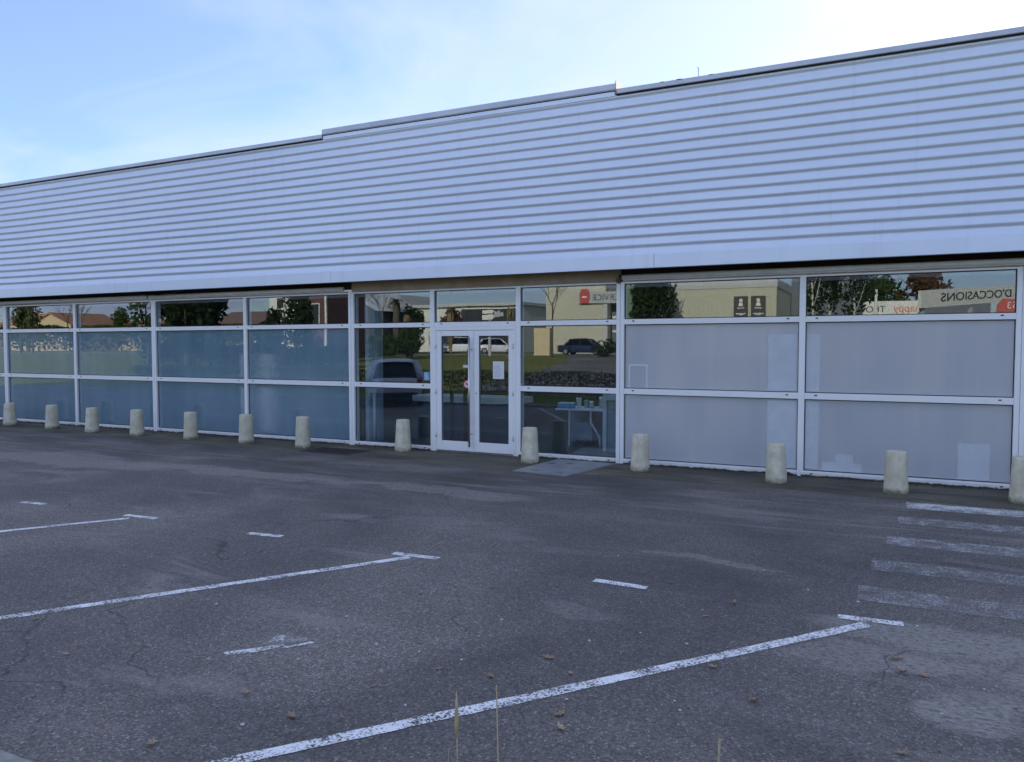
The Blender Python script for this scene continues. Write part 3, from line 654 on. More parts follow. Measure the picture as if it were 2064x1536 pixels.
for i, (dx, dy, h, lb) in enumerate(((0.30, 0.25, 0.14, 'short glass jar at the middle of the white desk'), (0.42, 0.18, 0.13, 'steel beaker in front of the jar on the white desk'), (0.56, 0.30, 0.20, 'tallest steel canister at the right of the white desk'))):
    t = thing('canister', lb, 'canister', (-5.30 + dx, 1.32 + dy, 0.727)); MB().lathe([(0.045, 0), (0.048, h * 0.9), (0.036, h)], 16).build('canister_body', 'steel' if i else 'panel_grey', t, smooth=True)
t = thing('cabinet', 'white framed cabinet with grey door at the right edge of the clear pane', 'cabinet', (-4.20, 0.95, 0.035))
MB().box(-0.27, -0.20, -0.02, 0.48, 0, 0.98).build('side_panel', 'desk_white', t, bevel=0.004); MB().box(-0.199, 0.30, -0.02, 0.48, 0.88, 0.98).build('top_panel', 'desk_white', t, bevel=0.004)
MB().box(-0.199, 0.30, 0.02, 0.48, 0.0, 0.879).build('cabinet_door', 'panel_grey', t)
m = MB()
for j in range(9):
    a = random.uniform(0, 6.28); pts = []
    for i in range(12):
        a += random.uniform(-1.2, 1.2); pts.append((-0.15 + 0.26 * math.sin(i * 0.9 + j) * random.uniform(.6, 1), 0.16 * math.cos(i * 0.7 + j * 2) * random.uniform(.6, 1), 0.02 + 0.10 * abs(math.sin(i * 1.3 + j)) * random.random()))
    m.tube(pts, 0.006, 5)
tag(m.build('cable_heap', 'black_plastic', loc=(-4.82, 1.45, 0.04)), 'heap of black cables on the floor under the white desk', 'cables', kind=None)
t = thing('window_pilaster', 'pale cased pilaster with a service pipe inside the left clear pane', 'pilaster', (-8.86, 0.30, 0.036))
MB().box(-0.14, -0.06, 0.0, 0.22, 0, 2.9).build('casing', 'desk_white', t, bevel=0.004); MB().box(-0.059, 0.10, 0.10, 0.24, 0, 2.9).build('casing', 'panel_grey', t)
MB().tube([(0.03, 0.05, 0), (0.03, 0.05, 0.92)], 0.035, 12).build('pipe', 'desk_white', t, smooth=True)
MB().box(-0.05, 0.09, 0.0, 0.055, 0.93, 1.01).build('pipe_box', 'desk_white', t, bevel=0.004)
# ================================================================== STREET FURNITURE
BOL = [(-18.55, -0.63, 0.52), (-16.93, -0.67, 0.53), (-15.39, -0.80, 0.53), (-13.97, -0.80, 0.54), (-12.5, -0.73, 0.54), (-11.03, -0.72, 0.55), (-9.58, -0.79, 0.57), (-7.70, -0.36, 0.56), (-5.13, -0.60, 0.56), (-3.34, -0.60, 0.545), (-1.40, -0.73, 0.53), (0.05, -0.86, 0.53), (1.38, -0.89, 0.54)]
BL = ['leftmost concrete bollard, cut by the left edge of the view', 'second concrete bollard from the left end', 'third concrete bollard from the left, before a thin mullion', 'fourth concrete bollard from the left, slightly greener',
      'pale bollard just right of the first wide mullion', 'pale bollard before the thin mullion between the teal panes', 'bollard standing before the last frosted pane left of the entrance', 'whitish bollard close to the glass left of the double door',
      'mossy bollard at the right jamb of the double door', 'bollard right of the metal plate, before the wide mullion', 'bollard before the middle of the right-hand frosted panes', 'bollard beside the top of the pedestrian crossing', 'rightmost bollard, cut by the right edge of the view']
for i, ((x, y, h), lb) in enumerate(zip(BOL, BL)):
    m = MB(); rb = 0.142 * random.uniform(.97, 1.03); rtp = 0.116 * random.uniform(.97, 1.03)
    prof = [(rb * 1.0, -0.02), (rb * 1.005, 0.03), (rb * 0.985, 0.08)] + [(rb + (rtp - rb) * t / 6, h * t / 6) for t in range(1, 6)] + [(rtp * 1.0, h - 0.022), (rtp * 0.965, h - 0.006), (rtp * 0.90, h), (0.03, h + 0.004)]
    m.lathe(prof, 32)
    for j, v in enumerate(m.v):   # cast faces are never quite round
        a = math.atan2(v[1], v[0]); kf = 1 + 0.008 * math.sin(3 * a + i) + random.uniform(-.003, .003); m.v[j] = (v[0] * kf, v[1] * kf, v[2])
    o = m.build('bollard', 'bollard', smooth=True, loc=(x, y, 0.003)); o.rotation_euler = (random.uniform(-.014, .014), random.uniform(-.014, .014), random.uniform(0, 6.28))
    tag(o, lb, 'bollard', 'concrete bollards along the frontage')
# dirt, moss and leaf litter swept against the sill
m = MB()
for i in range(620):
    x = random.uniform(-24, 6.5); y = -0.068 - random.random() ** 2 * 0.12; r = random.uniform(.006, .022); h = r * random.uniform(.3, .9); n = 6; a0 = random.random() * 6.28
    if -7.25 < x < -5.65: y -= 0.0
    m.add([(x + r * random.uniform(.7, 1.4) * math.cos(a0 + k * 1.047), y + r * .7 * math.sin(a0 + k * 1.047), 0.003) for k in range(n)] + [(x, y, 0.004 + h)], [(k, (k + 1) % n, n) for k in range(n)])
simple('litter', (0.045, 0.038, 0.026), 0.95, var=.5, scale=20)
tag(m.build('sill_litter', 'litter'), 'dark crumbs of dirt and moss swept against the sill', 'litter', kind='stuff')
# metal plate and drain grate
simple('plate_metal', (0.30, 0.32, 0.33), 0.55, 0.25, var=0.22, scale=4)
t = thing('access_cover', 'grey metal access cover plate set before the clear pane', 'cover plate', (0, 0, 0.004))
MB().prism_z([(-5.02, -1.46), (-4.13, -1.58), (-3.86, -0.12), (-4.88, -0.09)], 0.0, 0.008).build('cover_frame', 'plate_metal', t)
MB().prism_z([(-4.985, -1.43), (-4.155, -1.545), (-3.905, -0.155), (-4.86, -0.125)], 0.0085, 0.0125).build('cover_plate', 'plate_metal', t)
m = MB()
for (x, y) in ((-4.72, -1.3), (-4.30, -1.38), (-4.5, -0.5), (-4.75, -0.6)): m.prism_z([(x - .05, y - .02), (x + .05, y - .03), (x + .05, y + .02), (x - .04, y + .025)], 0.0126, 0.0135)
m.build('lifting_slots', 'black_plastic', t)
simple('grate_iron', (0.06, 0.055, 0.05), 0.8)
t = thing('drain_grate', 'dark iron drain grate in the footway left of the entrance', 'grate', (-8.78, -0.88, 0.004))
m = MB(); m.box(-0.52, 0.52, -0.30, -0.26, 0, 0.01); m.box(-0.52, 0.52, 0.26, 0.30, 0, 0.01); m.box(-0.52, -0.48, -0.26, 0.26, 0, 0.01); m.box(0.48, 0.52, -0.26, 0.26, 0, 0.01); m.build('grate_frame', 'grate_iron', t)
MB().box(-0.479, 0.479, -0.259, 0.259, 0.0005, 0.002).build('sump', 'dark_gap', t)
bm_ = None
for i in range(16):
    if bm_ is None: o = MB().box(-0.012, 0.012, -0.258, 0.258, 0.003, 0.010).build('bar', 'grate_iron', t); bm_ = o.data
    else: o = link('bar', bm_, None, t)
    o.location = (-0.45 + i * 0.06, 0, 0)

# ================================================================== FALLEN LEAVES, PEBBLES, STALKS
for nm, c in (('oak_a', (0.36, 0.24, 0.15)), ('oak_b', (0.42, 0.31, 0.21)), ('oak_c', (0.29, 0.20, 0.13))): simple(nm, c, 0.7, var=0.3, scale=40)
def oak(L, curl):
    """lobed leaf with a keel and curled margins"""
    n = 15; ctr = []; lft = []; rgt = []
    for i in range(n + 1):
        t = i / n; w = L * 0.27 * math.sin(PI * min(1, t * 1.02)) ** 0.75 * (0.70 + 0.42 * math.sin(t * PI * 6.5 + 0.6)) + 0.0015
        zc = curl * L * (t - 0.5) ** 2 * 1.6
        lift = curl * w * 0.9
        ctr.append((t * L - L / 2, 0, zc + 0.002)); lft.append((t * L - L / 2, w, zc + lift + 0.004)); rgt.append((t * L - L / 2, -w, zc + lift * 0.7 + 0.004))
    m = MB(); vs = ctr + lft + rgt; k = n + 1
    m.add(vs, [(i, i + 1, k + i + 1, k + i) for i in range(n)] + [(i + 1, i, 2 * k + i, 2 * k + i + 1) for i in range(n)])
    m.tube([(-L / 2 - L * 0.22, 0.004, 0.003), (-L / 2, 0, 0.003)], 0.0012, 4)
    return m
BIG = {4: 'largest brown oak leaf, left of the long white bay line', 5: 'brown oak leaf above the middle of the long white bay line', 6: 'upper of two oak leaves below the long white bay line', 7: 'lower of two oak leaves below the long white bay line',
       1: 'curled orange oak leaf at lower left, near a white pebble', 0: 'flat narrow oak leaf left of the curled orange one', 17: 'orange oak leaf just below the long bay line on the right', 18: 'long oak leaf at lower right below the bay line',
       19: 'upper of three oak leaves near the right edge', 20: 'middle small oak leaf of three near the right edge', 21: 'right-hand oak leaf of three near the right edge', 22: 'oak leaf at the bottom right corner of the view', 16: 'crumpled oak leaf above the T end of the near bay line', 24: 'greenish oak leaf near the lower left corner'}
LV = [(-3.05, -8.65), (-2.66, -8.73), (-2.5, -8.28), (-2.3, -7.92), (-1.99, -7.88), (-1.8, -7.5), (-1.47, -8.12), (-1.41, -8.25), (-2.61, -7.64), (-3.13, -6.84), (-4.04, -7.51), (-5.18, -8.43), (-4.42, -8.73), (-5.09, -7.61), (-1.52, -5.75), (-1.12, -6.38), (-1.0, -6.03), (-0.9, -7.21), (-0.62, -7.55), (0.04, -6.62), (0.07, -6.81), (0.18, -6.8), (0.07, -7.78), (-0.48, -4.76), (-3.05, -9.23), (-2.72, -6.47), (-3.45, -9.21), (-7.38, -6.54), (-2.42, -8.64), (-1.6, -7.65)]
for i, (x, y) in enumerate(LV):
    L = random.uniform(0.062, 0.085) if i in BIG else random.uniform(0.03, 0.05)
    o = oak(L, random.uniform(0.15, 0.75)).build('oak_leaf', random.choice(['oak_a', 'oak_b', 'oak_c']), loc=(x, y, 0.004))
    o.rotation_euler = (random.uniform(-.12, .12), random.uniform(-.12, .12), random.uniform(0, 6.28))
    tag(o, BIG.get(i, 'small curled brown leaf scrap lying on the asphalt'), 'leaf', 'fallen leaves on the asphalt')
simple('pebble_pale', (0.55, 0.54, 0.50), 0.8, var=0.2, scale=30)
PB = [(-4.32, -7.67), (-2.82, -8.9), (-2.54, -7.76), (-2.34, -7.05), (-1.68, -7.14), (-1.5, -7.95), (-2.34, -7.38), (-0.94, -7.81), (-0.99, -7.72), (-1.64, -7.94), (-1.43, -6.87), (-3.32, -7.46), (-5.79, -7.3), (-2.84, -7.78), (-2.25, -7.75), (-0.93, -5.07), (-0.55, -5.46), (-0.2, -5.59), (0.17, -5.95), (-1.12, -6.92), (-1.17, -6.26), (-6.75, -6.11), (-3.34, -7.74), (-2.22, -8.38), (-3.12, -8.17), (-2.15, -5.17), (-2.76, -5.97), (-3.6, -8.4), (0.25, -7.27), (0.47, -6.85)]
def pebble():
    bm = bmesh.new(); bmesh.ops.create_icosphere(bm, subdivisions=2, radius=1.0)
    for v in bm.verts: v.co *= random.uniform(.82, 1.12)
    me = bpy.data.meshes.new('pebble'); bm.to_mesh(me); bm.free(); return me
pms = [pebble() for _ in range(4)]
for i, (x, y) in enumerate(PB):
    o = link('pebble', pms[i % 4], 'pebble_pale', smooth=True, loc=(x, y, 0.004)); r = random.uniform(.006, .011)
    o.scale = (r * random.uniform(1, 1.6), r, r * 0.55); o.rotation_euler = (0, 0, random.uniform(0, 6.28))
    tag(o, 'white round pebble at lower left below the curled leaf' if i == 1 else 'small pale stone chip lying loose on the asphalt', 'pebble', 'loose stone chips on the asphalt')
# tall dry stalks growing in front of the camera
simple('straw', (0.42, 0.34, 0.20), 0.7, var=0.25, scale=30)
def stalk(name, lb, base, tip, r, head=None):
    t = thing(name, lb, 'stalk', base)
    b = Vector(base); e = Vector(tip) - b; pts = []; n = 8
    for i in range(n + 1):
        q = e * (i / n); q.x += 0.006 * math.sin(PI * i / n); pts.append(q)
    MB().tube(pts, [r * (1 - 0.5 * i / n) for i in range(n + 1)], 7).build('stem', 'straw', t, smooth=True)
    if head:
        m = MB(); p0 = e * (1 - head); d = e.normalized()
        m.tube([p0, p0 + (e - p0) * 0.3, p0 + (e - p0) * 0.7, e + d * 0.01], [r * 1.1, r * 2.1, r * 1.6, r * 0.3], 7); m.build('seed_head', 'straw', t, smooth=True)
stalk('grass_stalk', 'dry grass stalk with a slim seed head, left of two before the bay line', (-0.645, -10.56, 0.10), (-0.65, -10.53, 1.26), 0.0018, 0.06)
stalk('grass_stalk', 'straight dry grass stalk, right of two before the bay line', (-0.555, -10.55, 0.10), (-0.59, -10.50, 1.28), 0.0022)
stalk('grass_stalk', 'thick leaning straw stalk at the bottom edge right of centre', (-0.31, -10.33, 0.10), (-0.27, -10.24, 1.14), 0.0045)
stalk('grass_stalk', 'thinnest faint grass stalk at the bottom edge, left of the others', (-0.66, -10.58, 0.10), (-0.66, -10.54, 1.17), 0.0010)
# grass on the verge behind the kerb
m = MB()
for i in range(5200):
    x = random.uniform(-6.5, -2.6); y = random.uniform(-11.0, -9.775); h = random.uniform(.03, .10); a = random.uniform(0, 6.28); w = 0.0025
    lx, ly = math.cos(a) * h * .5, math.sin(a) * h * .5; px, py = -math.sin(a) * w, math.cos(a) * w
    m.add([(x - px, y - py, 0.055), (x + px, y + py, 0.055), (x + lx * .4 + px * .7, y + ly * .4 + py * .7, 0.055 + h * .7), (x + lx, y + ly, 0.055 + h)], [(0, 1, 2), (0, 2, 3)])
tag(m.build('verge_grass', 'grass_blade'), 'short green grass on the verge behind the kerb', 'grass', kind='stuff')

# ================================================================== ACROSS THE ROAD (seen in the glass)
# roads
simple('road_pale', (0.24, 0.235, 0.22), 0.9, var=0.15, scale=0.6)
m = MB(); m.box(-160, 60, -60, -50.5, 0.9, 1.04); tag(m.build('road', 'road_pale'), 'pale road beyond the lawn', kind='structure')
m = MB(); pts = [(-15.5, -15), (-8.5, -15), (-9, -25), (-12, -38), (-17, -50.4), (-25, -50.4), (-20.5, -38), (-17, -25)]
top = [(x, y, gz(x, y) + 0.03) for x, y in pts]
m.add(top, [(0, 1, 2, 7), (7, 2, 3, 6), (6, 3, 4, 5)]); tag(m.build('side_road', 'asphalt'), 'dark access road curving up the lawn', kind='structure')

def leaves(m, c, rad, n, s, clumps=14, fill=1.0):
    cs = []
    for _ in range(clumps):
        while True:
            p = Vector((random.uniform(-1, 1), random.uniform(-1, 1), random.uniform(-1, 1)))
            if p.length < 1: break
        cs.append((p * 0.72, random.uniform(.28, .48)))
    for _ in range(n):
        cc, r = random.choice(cs); d = Vector((random.gauss(0, 1), random.gauss(0, 1), random.gauss(0, 1))).normalized() * r * random.uniform(.35, 1.0) ** .6
        q = cc + d; p = Vector((c[0] + q.x * rad[0], c[1] + q.y * rad[1], c[2] + q.z * rad[2]))
        a = Vector((random.gauss(0, 1), random.gauss(0, 1), random.gauss(0, .6))).normalized(); b = a.orthogonal().normalized(); b.rotate(Matrix.Rotation(random.uniform(0, 6.28), 3, a))
        w = a.cross(b); k = s * random.uniform(.6, 1.3)
        m.add([p - b * k, p + w * k * .55, p + b * k, p - w * k * .55], [(0, 1, 2, 3)])
def tree(name, lb, loc, h, rad, n, s, mat, trunk=0.16, bark='bark', zc=None, clumps=16, cat='tree', limbs=7, group=None):
    t = thing(name, lb, cat, loc, 0, group); zc = zc if zc is not None else h - rad[2]
    m = MB(); m.tube([(0, 0, -0.2), (0.04, 0.02, h * .3), (-0.05, 0.04, h * .6), (0, 0, h * .9)], [trunk, trunk * .8, trunk * .5, trunk * .15], 9)
    for i in range(limbs):
        a = i * 2.4 + random.random(); z0 = zc - rad[2] * .7 + i * rad[2] * .18
        m.tube([(0, 0, z0), (math.cos(a) * rad[0] * .35, math.sin(a) * rad[1] * .35, z0 + rad[2] * .25), (math.cos(a) * rad[0] * .75, math.sin(a) * rad[1] * .75, z0 + rad[2] * .6)], [trunk * .45, trunk * .28, trunk * .08], 6)
    m.build('trunk', bark, t, smooth=True)
    c = MB(); leaves(c, (0, 0, zc), rad, n, s, clumps); c.build('crown', mat, t)
    return t
def bare_tree(name, lb, loc, h, spread, mat='bark', depth=4, r=0.09):
    t = thing(name, lb, 'tree', loc); m = MB()
    def grow(p, d, L, rr, k):
        q = p + d * L * .5 + Vector((random.uniform(-.05, .05), random.uniform(-.05, .05), 0)) * L; e = q + (d + Vector((0, 0, .12))).normalized() * L * .5
        m.tube([p, q, e], [rr, rr * .85, rr * .65], 5 if k < 2 else 4, cap=False)
        if k == 0: return
        for i in range(3 if k > 1 else 4):
            a = random.uniform(0, 6.28); sp = random.uniform(.35, .8) * spread
            nd = (d + Vector((math.cos(a) * sp, math.sin(a) * sp, random.uniform(-.05, .25)))).normalized()
            grow(p + (e - p) * random.uniform(.45, 1.0), nd, L * random.uniform(.55, .75), rr * .55, k - 1)
    m.tube([(0, 0, -.2), (0, 0, h * .35)], [r * 1.2, r], 8)
    grow(Vector((0, 0, h * .33)), Vector((0, 0, 1)), h * .36, r, depth)
    m.build('branches', mat, t, smooth=True); return t
def shrub(name, lb, loc, rad, n, s, mat, cat='shrub', group=None):
    t = thing(name, lb, cat, loc, 0, group); c = MB(); leaves(c, (0, 0, rad[2] * .85), rad, n, s, 12); c.build('foliage', mat, t)
    m = MB()
    for i in range(5): a = i * 1.25; m.tube([(0, 0, -.1), (math.cos(a) * rad[0] * .3, math.sin(a) * rad[1] * .3, rad[2] * .9)], [.03, .012], 5)
    m.build('stem', 'bark', t); return t
def gl(x, y): return (x, y, gz(x, y))

t = thing('field_hedge', 'distant dark hedgerow below the far left roofs', 'hedge', gl(-86, -58))
m = MB()
for i in range(9000):
    x = random.uniform(-42, 22); y = random.uniform(-.8, .8); z = (3.35 + 0.2 * math.sin(x * .5) - .008 * x) * random.random() ** .45; p = Vector((x, y, z))
    a = Vector((random.gauss(0, 1), random.gauss(0, 1), random.gauss(0, 1))).normalized(); b = a.orthogonal().normalized(); w = a.cross(b); k = random.uniform(.16, .30)
    m.add([p - b * k, p + w * k * .6, p + b * k, p - w * k * .6], [(0, 1, 2, 3)])
m.build('foliage', 'leaf_mid', t)
m = MB()
for i in range(30): m.tube([(-41 + i * 2.1, 0, -.1), (-40.9 + i * 2.1, .1, 2.6)], [.05, .02], 5)
m.build('stems', 'bark', t)
# low hedge directly behind the photographer
t = thing('low_hedge', 'low clipped dark hedge behind the photographer, mirrored in the door', 'hedge', (-18, -12.9, 0.10))
m = MB()
for i in range(26000):
    x = random.uniform(-13.5, 12.3); y = random.uniform(-.45, .45); z = 0.86 * random.random() ** .55 + 0.03 * math.sin(x * 1.7); p = Vector((x, y, z))
    a = Vector((random.gauss(0, 1), random.gauss(0, 1), random.gauss(0, 1))).normalized(); b = a.orthogonal().normalized(); w = a.cross(b); k = random.uniform(.022, .042)
    m.add([p - b * k, p + w * k * .6, p + b * k, p - w * k * .6], [(0, 1, 2, 3)])
m.build('foliage', 'leaf_dark', t)
m = MB()
for i in range(40): m.tube([(-13 + i * .63, 0, -.1), (-13 + i * .63 + .1, .05, .7)], [.02, .008], 5)
m.build('stems', 'bark', t)
# tall hedge on the left
t = thing('tall_hedge', 'tall dark hedge below the house roofs, mirrored in the teal panes', 'hedge', gl(-40, -28))
m = MB()
for i in range(9000):
    x = random.uniform(-10, 9); y = random.uniform(-.7, .7); z = (1.75 + 0.12 * math.sin(x * .9) - 0.022 * (x + 10)) * random.random() ** .5; p = Vector((x, y, z))
    a = Vector((random.gauss(0, 1), random.gauss(0, 1), random.gauss(0, 1))).normalized(); b = a.orthogonal().normalized(); w = a.cross(b); k = random.uniform(.07, .14)
    m.add([p - b * k, p + w * k * .6, p + b * k, p - w * k * .6], [(0, 1, 2, 3)])
m.build('foliage', 'leaf_dark', t)
m = MB()
for i in range(24): m.tube([(-9.6 + i * .8, 0, -.1), (-9.5 + i * .8, .1, 1.4)], [.03, .01], 5)
m.build('stems', 'bark', t)

tree('conifer', 'huge dense dark evergreen mirrored beside the first wide mullion', gl(-43.3, -26), 8.6, (2.9, 2.6, 4.3), 5200, .26, 'leaf_dark', .25, clumps=34)
tree('leafy_tree', 'open leafy tree mirrored left of the first wide mullion', gl(-39.7, -20), 6.2, (1.3, 1.3, 2.6), 420, .16, 'leaf_mid', .08, clumps=14)
tree('conifer', 'rounded dark evergreen in front of the white house', gl(-48.7, -40), 4.7, (1.4, 1.4, 2.2), 1700, .16, 'leaf_dark', .1, clumps=24)
tree('dense_tree', 'tall dark tree covering the corner of the white house', gl(-37.2, -30), 6.6, (1.25, 1.2, 3.2), 1800, .17, 'leaf_dark', .12, clumps=26)
tree('dense_tree', 'dark broad tree mirrored right of the wide mullion at the entrance', gl(-14.2, -38), 8.2, (1.6, 1.5, 3.9), 3600, .17, 'leaf_dark', .16, clumps=34)
tree('bush_tree', 'round green bush tree mirrored above the parked hatchback', gl(-35.7, -42), 3.0, (1.25, 1.2, 1.5), 1700, .13, 'leaf_mid', .07, clumps=22)
tree('dark_shrub_tree', 'dark green shrub right of the palm trunk', gl(-41.0, -50), 4.9, (1.5, 1.3, 1.7), 1100, .17, 'leaf_dark', .07)
tree('rust_tree', 'brown autumn shrub before the low white building', gl(-42.3, -60), 5.2, (1.5, 1.3, 1.7), 1200, .17, 'leaf_rust', .08)
for i, (x, y, h, lb) in enumerate(((-3.9, -32, 8.0, 'birch with pale forked trunk, nearest the wide frosted mullion'), (-3.2, -34, 8.4, 'birch between the two outer birches'), (-1.9, -33, 7.6, 'birch nearest the white signpost'))):
    tree('birch_tree', lb, gl(x, y), h, (1.15, 1.1, 2.8), 850, .13, 'leaf_dark', .09, 'birch_bark', group='birches mirrored in the right upper panes')
tree('autumn_tree', 'dark tree with rusty base left of the pale car-lot board', gl(-1.2, -66), 7.4, (2.2, 2, 2.8), 1700, .22, 'leaf_mid', .14)
tree('autumn_tree', 'rusty brown tree top directly over the pale car-lot board', gl(2.0, -66), 8.2, (2.5, 2, 3.0), 1800, .22, 'leaf_rust', .14)
tree('poplar_tree', 'slim pale green tree at the far left pane', gl(-101.0, -50), 8.2, (1.0, 1.0, 3.6), 900, .2, 'leaf_pale', .12, group='slim trees at the far left'); tree('poplar_tree', 'slim pale green tree right beside the gabled house', gl(-98.6, -50), 8.6, (1.1, 1.0, 3.8), 900, .2, 'leaf_pale', .12, group='slim trees at the far left')
tree('round_tree', 'small round green tree behind the low red roofs', gl(-127, -84), 8.2, (2.0, 2.0, 2.2), 900, .25, 'leaf_mid', .14)
bare_tree('bare_tree', 'bare brown tree mirrored in the clear pane left of the door', gl(-40.8, -45), 6.2, 1.2, r=.075)
bare_tree('bare_tree', 'bare young tree before the cream warehouse', gl(-24.8, -46), 6.4, .8, r=.075)
bare_tree('bare_tree', 'bare tree on the far left skyline behind the low roofs', gl(-121, -70), 8.5, .9, r=.1, depth=4)
bare_tree('bare_tree', 'bare tree right of the gabled house', gl(-112, -66), 7.5, .9, r=.09, depth=4)
# palm
t = thing('palm_tree', 'small palm with a thick dark trunk mirrored left of the door', 'tree', gl(-46.3, -55))
MB().tube([(0, 0, -.2), (.03, 0, 2.4), (0, 0, 5.4)], [.34, .38, .42], 10).build('trunk', 'bark', t, smooth=True)
m = MB()
for i in range(34):
    a = i * 2.4; el = random.uniform(-.35, .9); L = random.uniform(1.0, 1.7); p = Vector((0, 0, 5.4)); pts = []
    for j in range(6):
        pts.append(p.copy()); e2 = el - j * .33; p += Vector((math.cos(a) * math.cos(e2), math.sin(a) * math.cos(e2), math.sin(e2))) * L / 5
    for j in range(5):
        s = Vector((-math.sin(a), math.cos(a), 0)) * .16 * (1 - j / 6); m.add([pts[j] - s, pts[j] + s, pts[j + 1] + s * .8, pts[j + 1] - s * .8], [(0, 1, 2, 3)])
m.build('crown', 'leaf_dark', t)
# pampas clumps
for (x, y, h, lb) in ((-37.6, -44, 3.4, 'straw pampas clump below the palm'), (-34.3, -46, 3.5, 'straw pampas clump before the brown shrub'), (-28.6, -46, 3.9, 'tall straw pampas clump at the right edge of the door'), (-32.4, -40, 2.6, 'low straw pampas clump beside the green bush')):
    t = thing('pampas_grass', lb, 'ornamental grass', gl(x, y), 0, 'pampas clumps on the verge'); m = MB()
    for i in range(90):
        a = random.uniform(0, 6.28); l = h * random.uniform(.5, 1); sp = random.uniform(.05, .35) * l * .55; w = .02
        q = Vector((math.cos(a) * sp, math.sin(a) * sp, l)); s = Vector((-math.sin(a), math.cos(a), 0)) * w
        m.add([-s, s, q * .6 + s, q, q * .6 - s], [(0, 1, 2, 3, 4)])
    m.build('blades', 'leaf_straw', t); m = MB()
    for i in range(12):
        a = random.uniform(0, 6.28); b = Vector((math.cos(a) * .25, math.sin(a) * .25, h * .8)); m.tube([b, b + Vector((.03, 0, h * .14)), b + Vector((.06, 0, h * .28))], [.02, .07, .015], 6)
    m.build('plumes', 'leaf_straw', t)
shrub('hedge_shrub', 'wide green shrub mass above the parked hatchback roof', gl(-35.5, -38.5), (3.2, 1.0, 1.15), 2000, .13, 'leaf_mid')
shrub('dark_shrub', 'dark shrub beside the blue car, mirrored right of the door', gl(-14.2, -34), (1.0, .8, .5), 900, .08, 'leaf_dark')
shrub('dark_shrub', 'low dark shrub before the warehouse recess', gl(-20.9, -47.5), (1.2, .8, .8), 900, .1, 'leaf_dark')

# ---- buildings
for nm, c in (('wall_cream', (0.60, 0.55, 0.42)), ('wall_white', (0.70, 0.68, 0.62)), ('wall_tan', (0.52, 0.40, 0.24)), ('roof_tile', (0.34, 0.17, 0.09)), ('roof_brown', (0.20, 0.12, 0.09)), ('dark_glass', (0.02, 0.024, 0.028)), ('wall_dark', (0.05, 0.05, 0.055)), ('wall_brownred', (0.11, 0.05, 0.045)), ('sign_dark', (0.05, 0.043, 0.038)), ('sign_grey', (0.42, 0.42, 0.41)), ('sign_white', (0.72, 0.70, 0.64)), ('text_dark', (0.03, 0.03, 0.035)), ('text_orange', (0.72, 0.16, 0.05)), ('sign_red', (0.50, 0.07, 0.06)), ('teal_paint', (0.10, 0.34, 0.38)), ('green_sheet', (0.12, 0.20, 0.13)), ('box_tan', (0.62, 0.50, 0.30))): simple(nm, c, 0.6, var=0.08, scale=2)
def win(parent, x0, x1, z0, z1, y):
    w = MB().box(x0, x1, y - .02, y + .03, z0, z1).build('window', 'wall_white', parent); MB().box(x0 + .08, x1 - .08, y + .031, y + .036, z0 + .08, z1 - .08).build('pane', 'dark_glass', w)
# cream workshop hall with the service sign
t = thing('workshop_hall', 'cream ribbed workshop hall with a service sign, mirrored right of the door', 'building', (-32.4, -62, 1.04))
MB().box(0, 6.5, -14, 0, 0, 9.0).build('wall', 'rib_cream', t); MB().box(6.501, 14, -14, -1.6, 0, 9.0).build('wall', 'rib_grey', t)
MB().box(-.1, 14.1, -14.1, .12, 9.0, 9.25).build('roof', 'rib_white', t)
for z in (2.2, 3.6): MB().box(6.7, 13.8, -1.59, -1.4, z, z + .25).build('canopy_rail', 'sign_white', t)
MB().box(6.3, 6.7, -.2, .2, 0, 5.2).build('column', 'rib_white', t)
t = thing('service_sign', 'grey service sign with a red badge on the cream hall', 'sign', (-26.4, -61.8, 6.05))
MB().box(-2.3, 2.3, 0, .14, 0, 1.15).build('board', 'sign_grey', t, bevel=.03)
m = MB(); m.prism_y([(-2.05, .0), (-1.15, .0), (-1.05, .9), (-1.25, 1.45), (-1.95, 1.45), (-2.15, .9)], .141, .24); m.build('badge', 'sign_red', t, bevel=.03)
MB().box(-1.85, -1.35, .241, .25, .55, .72).build('badge_mark', 'sign_white', t)
facing(link('lettering', text_mesh('SERVICE', .85), 'text_dark', t), (0.75, .146, .55))
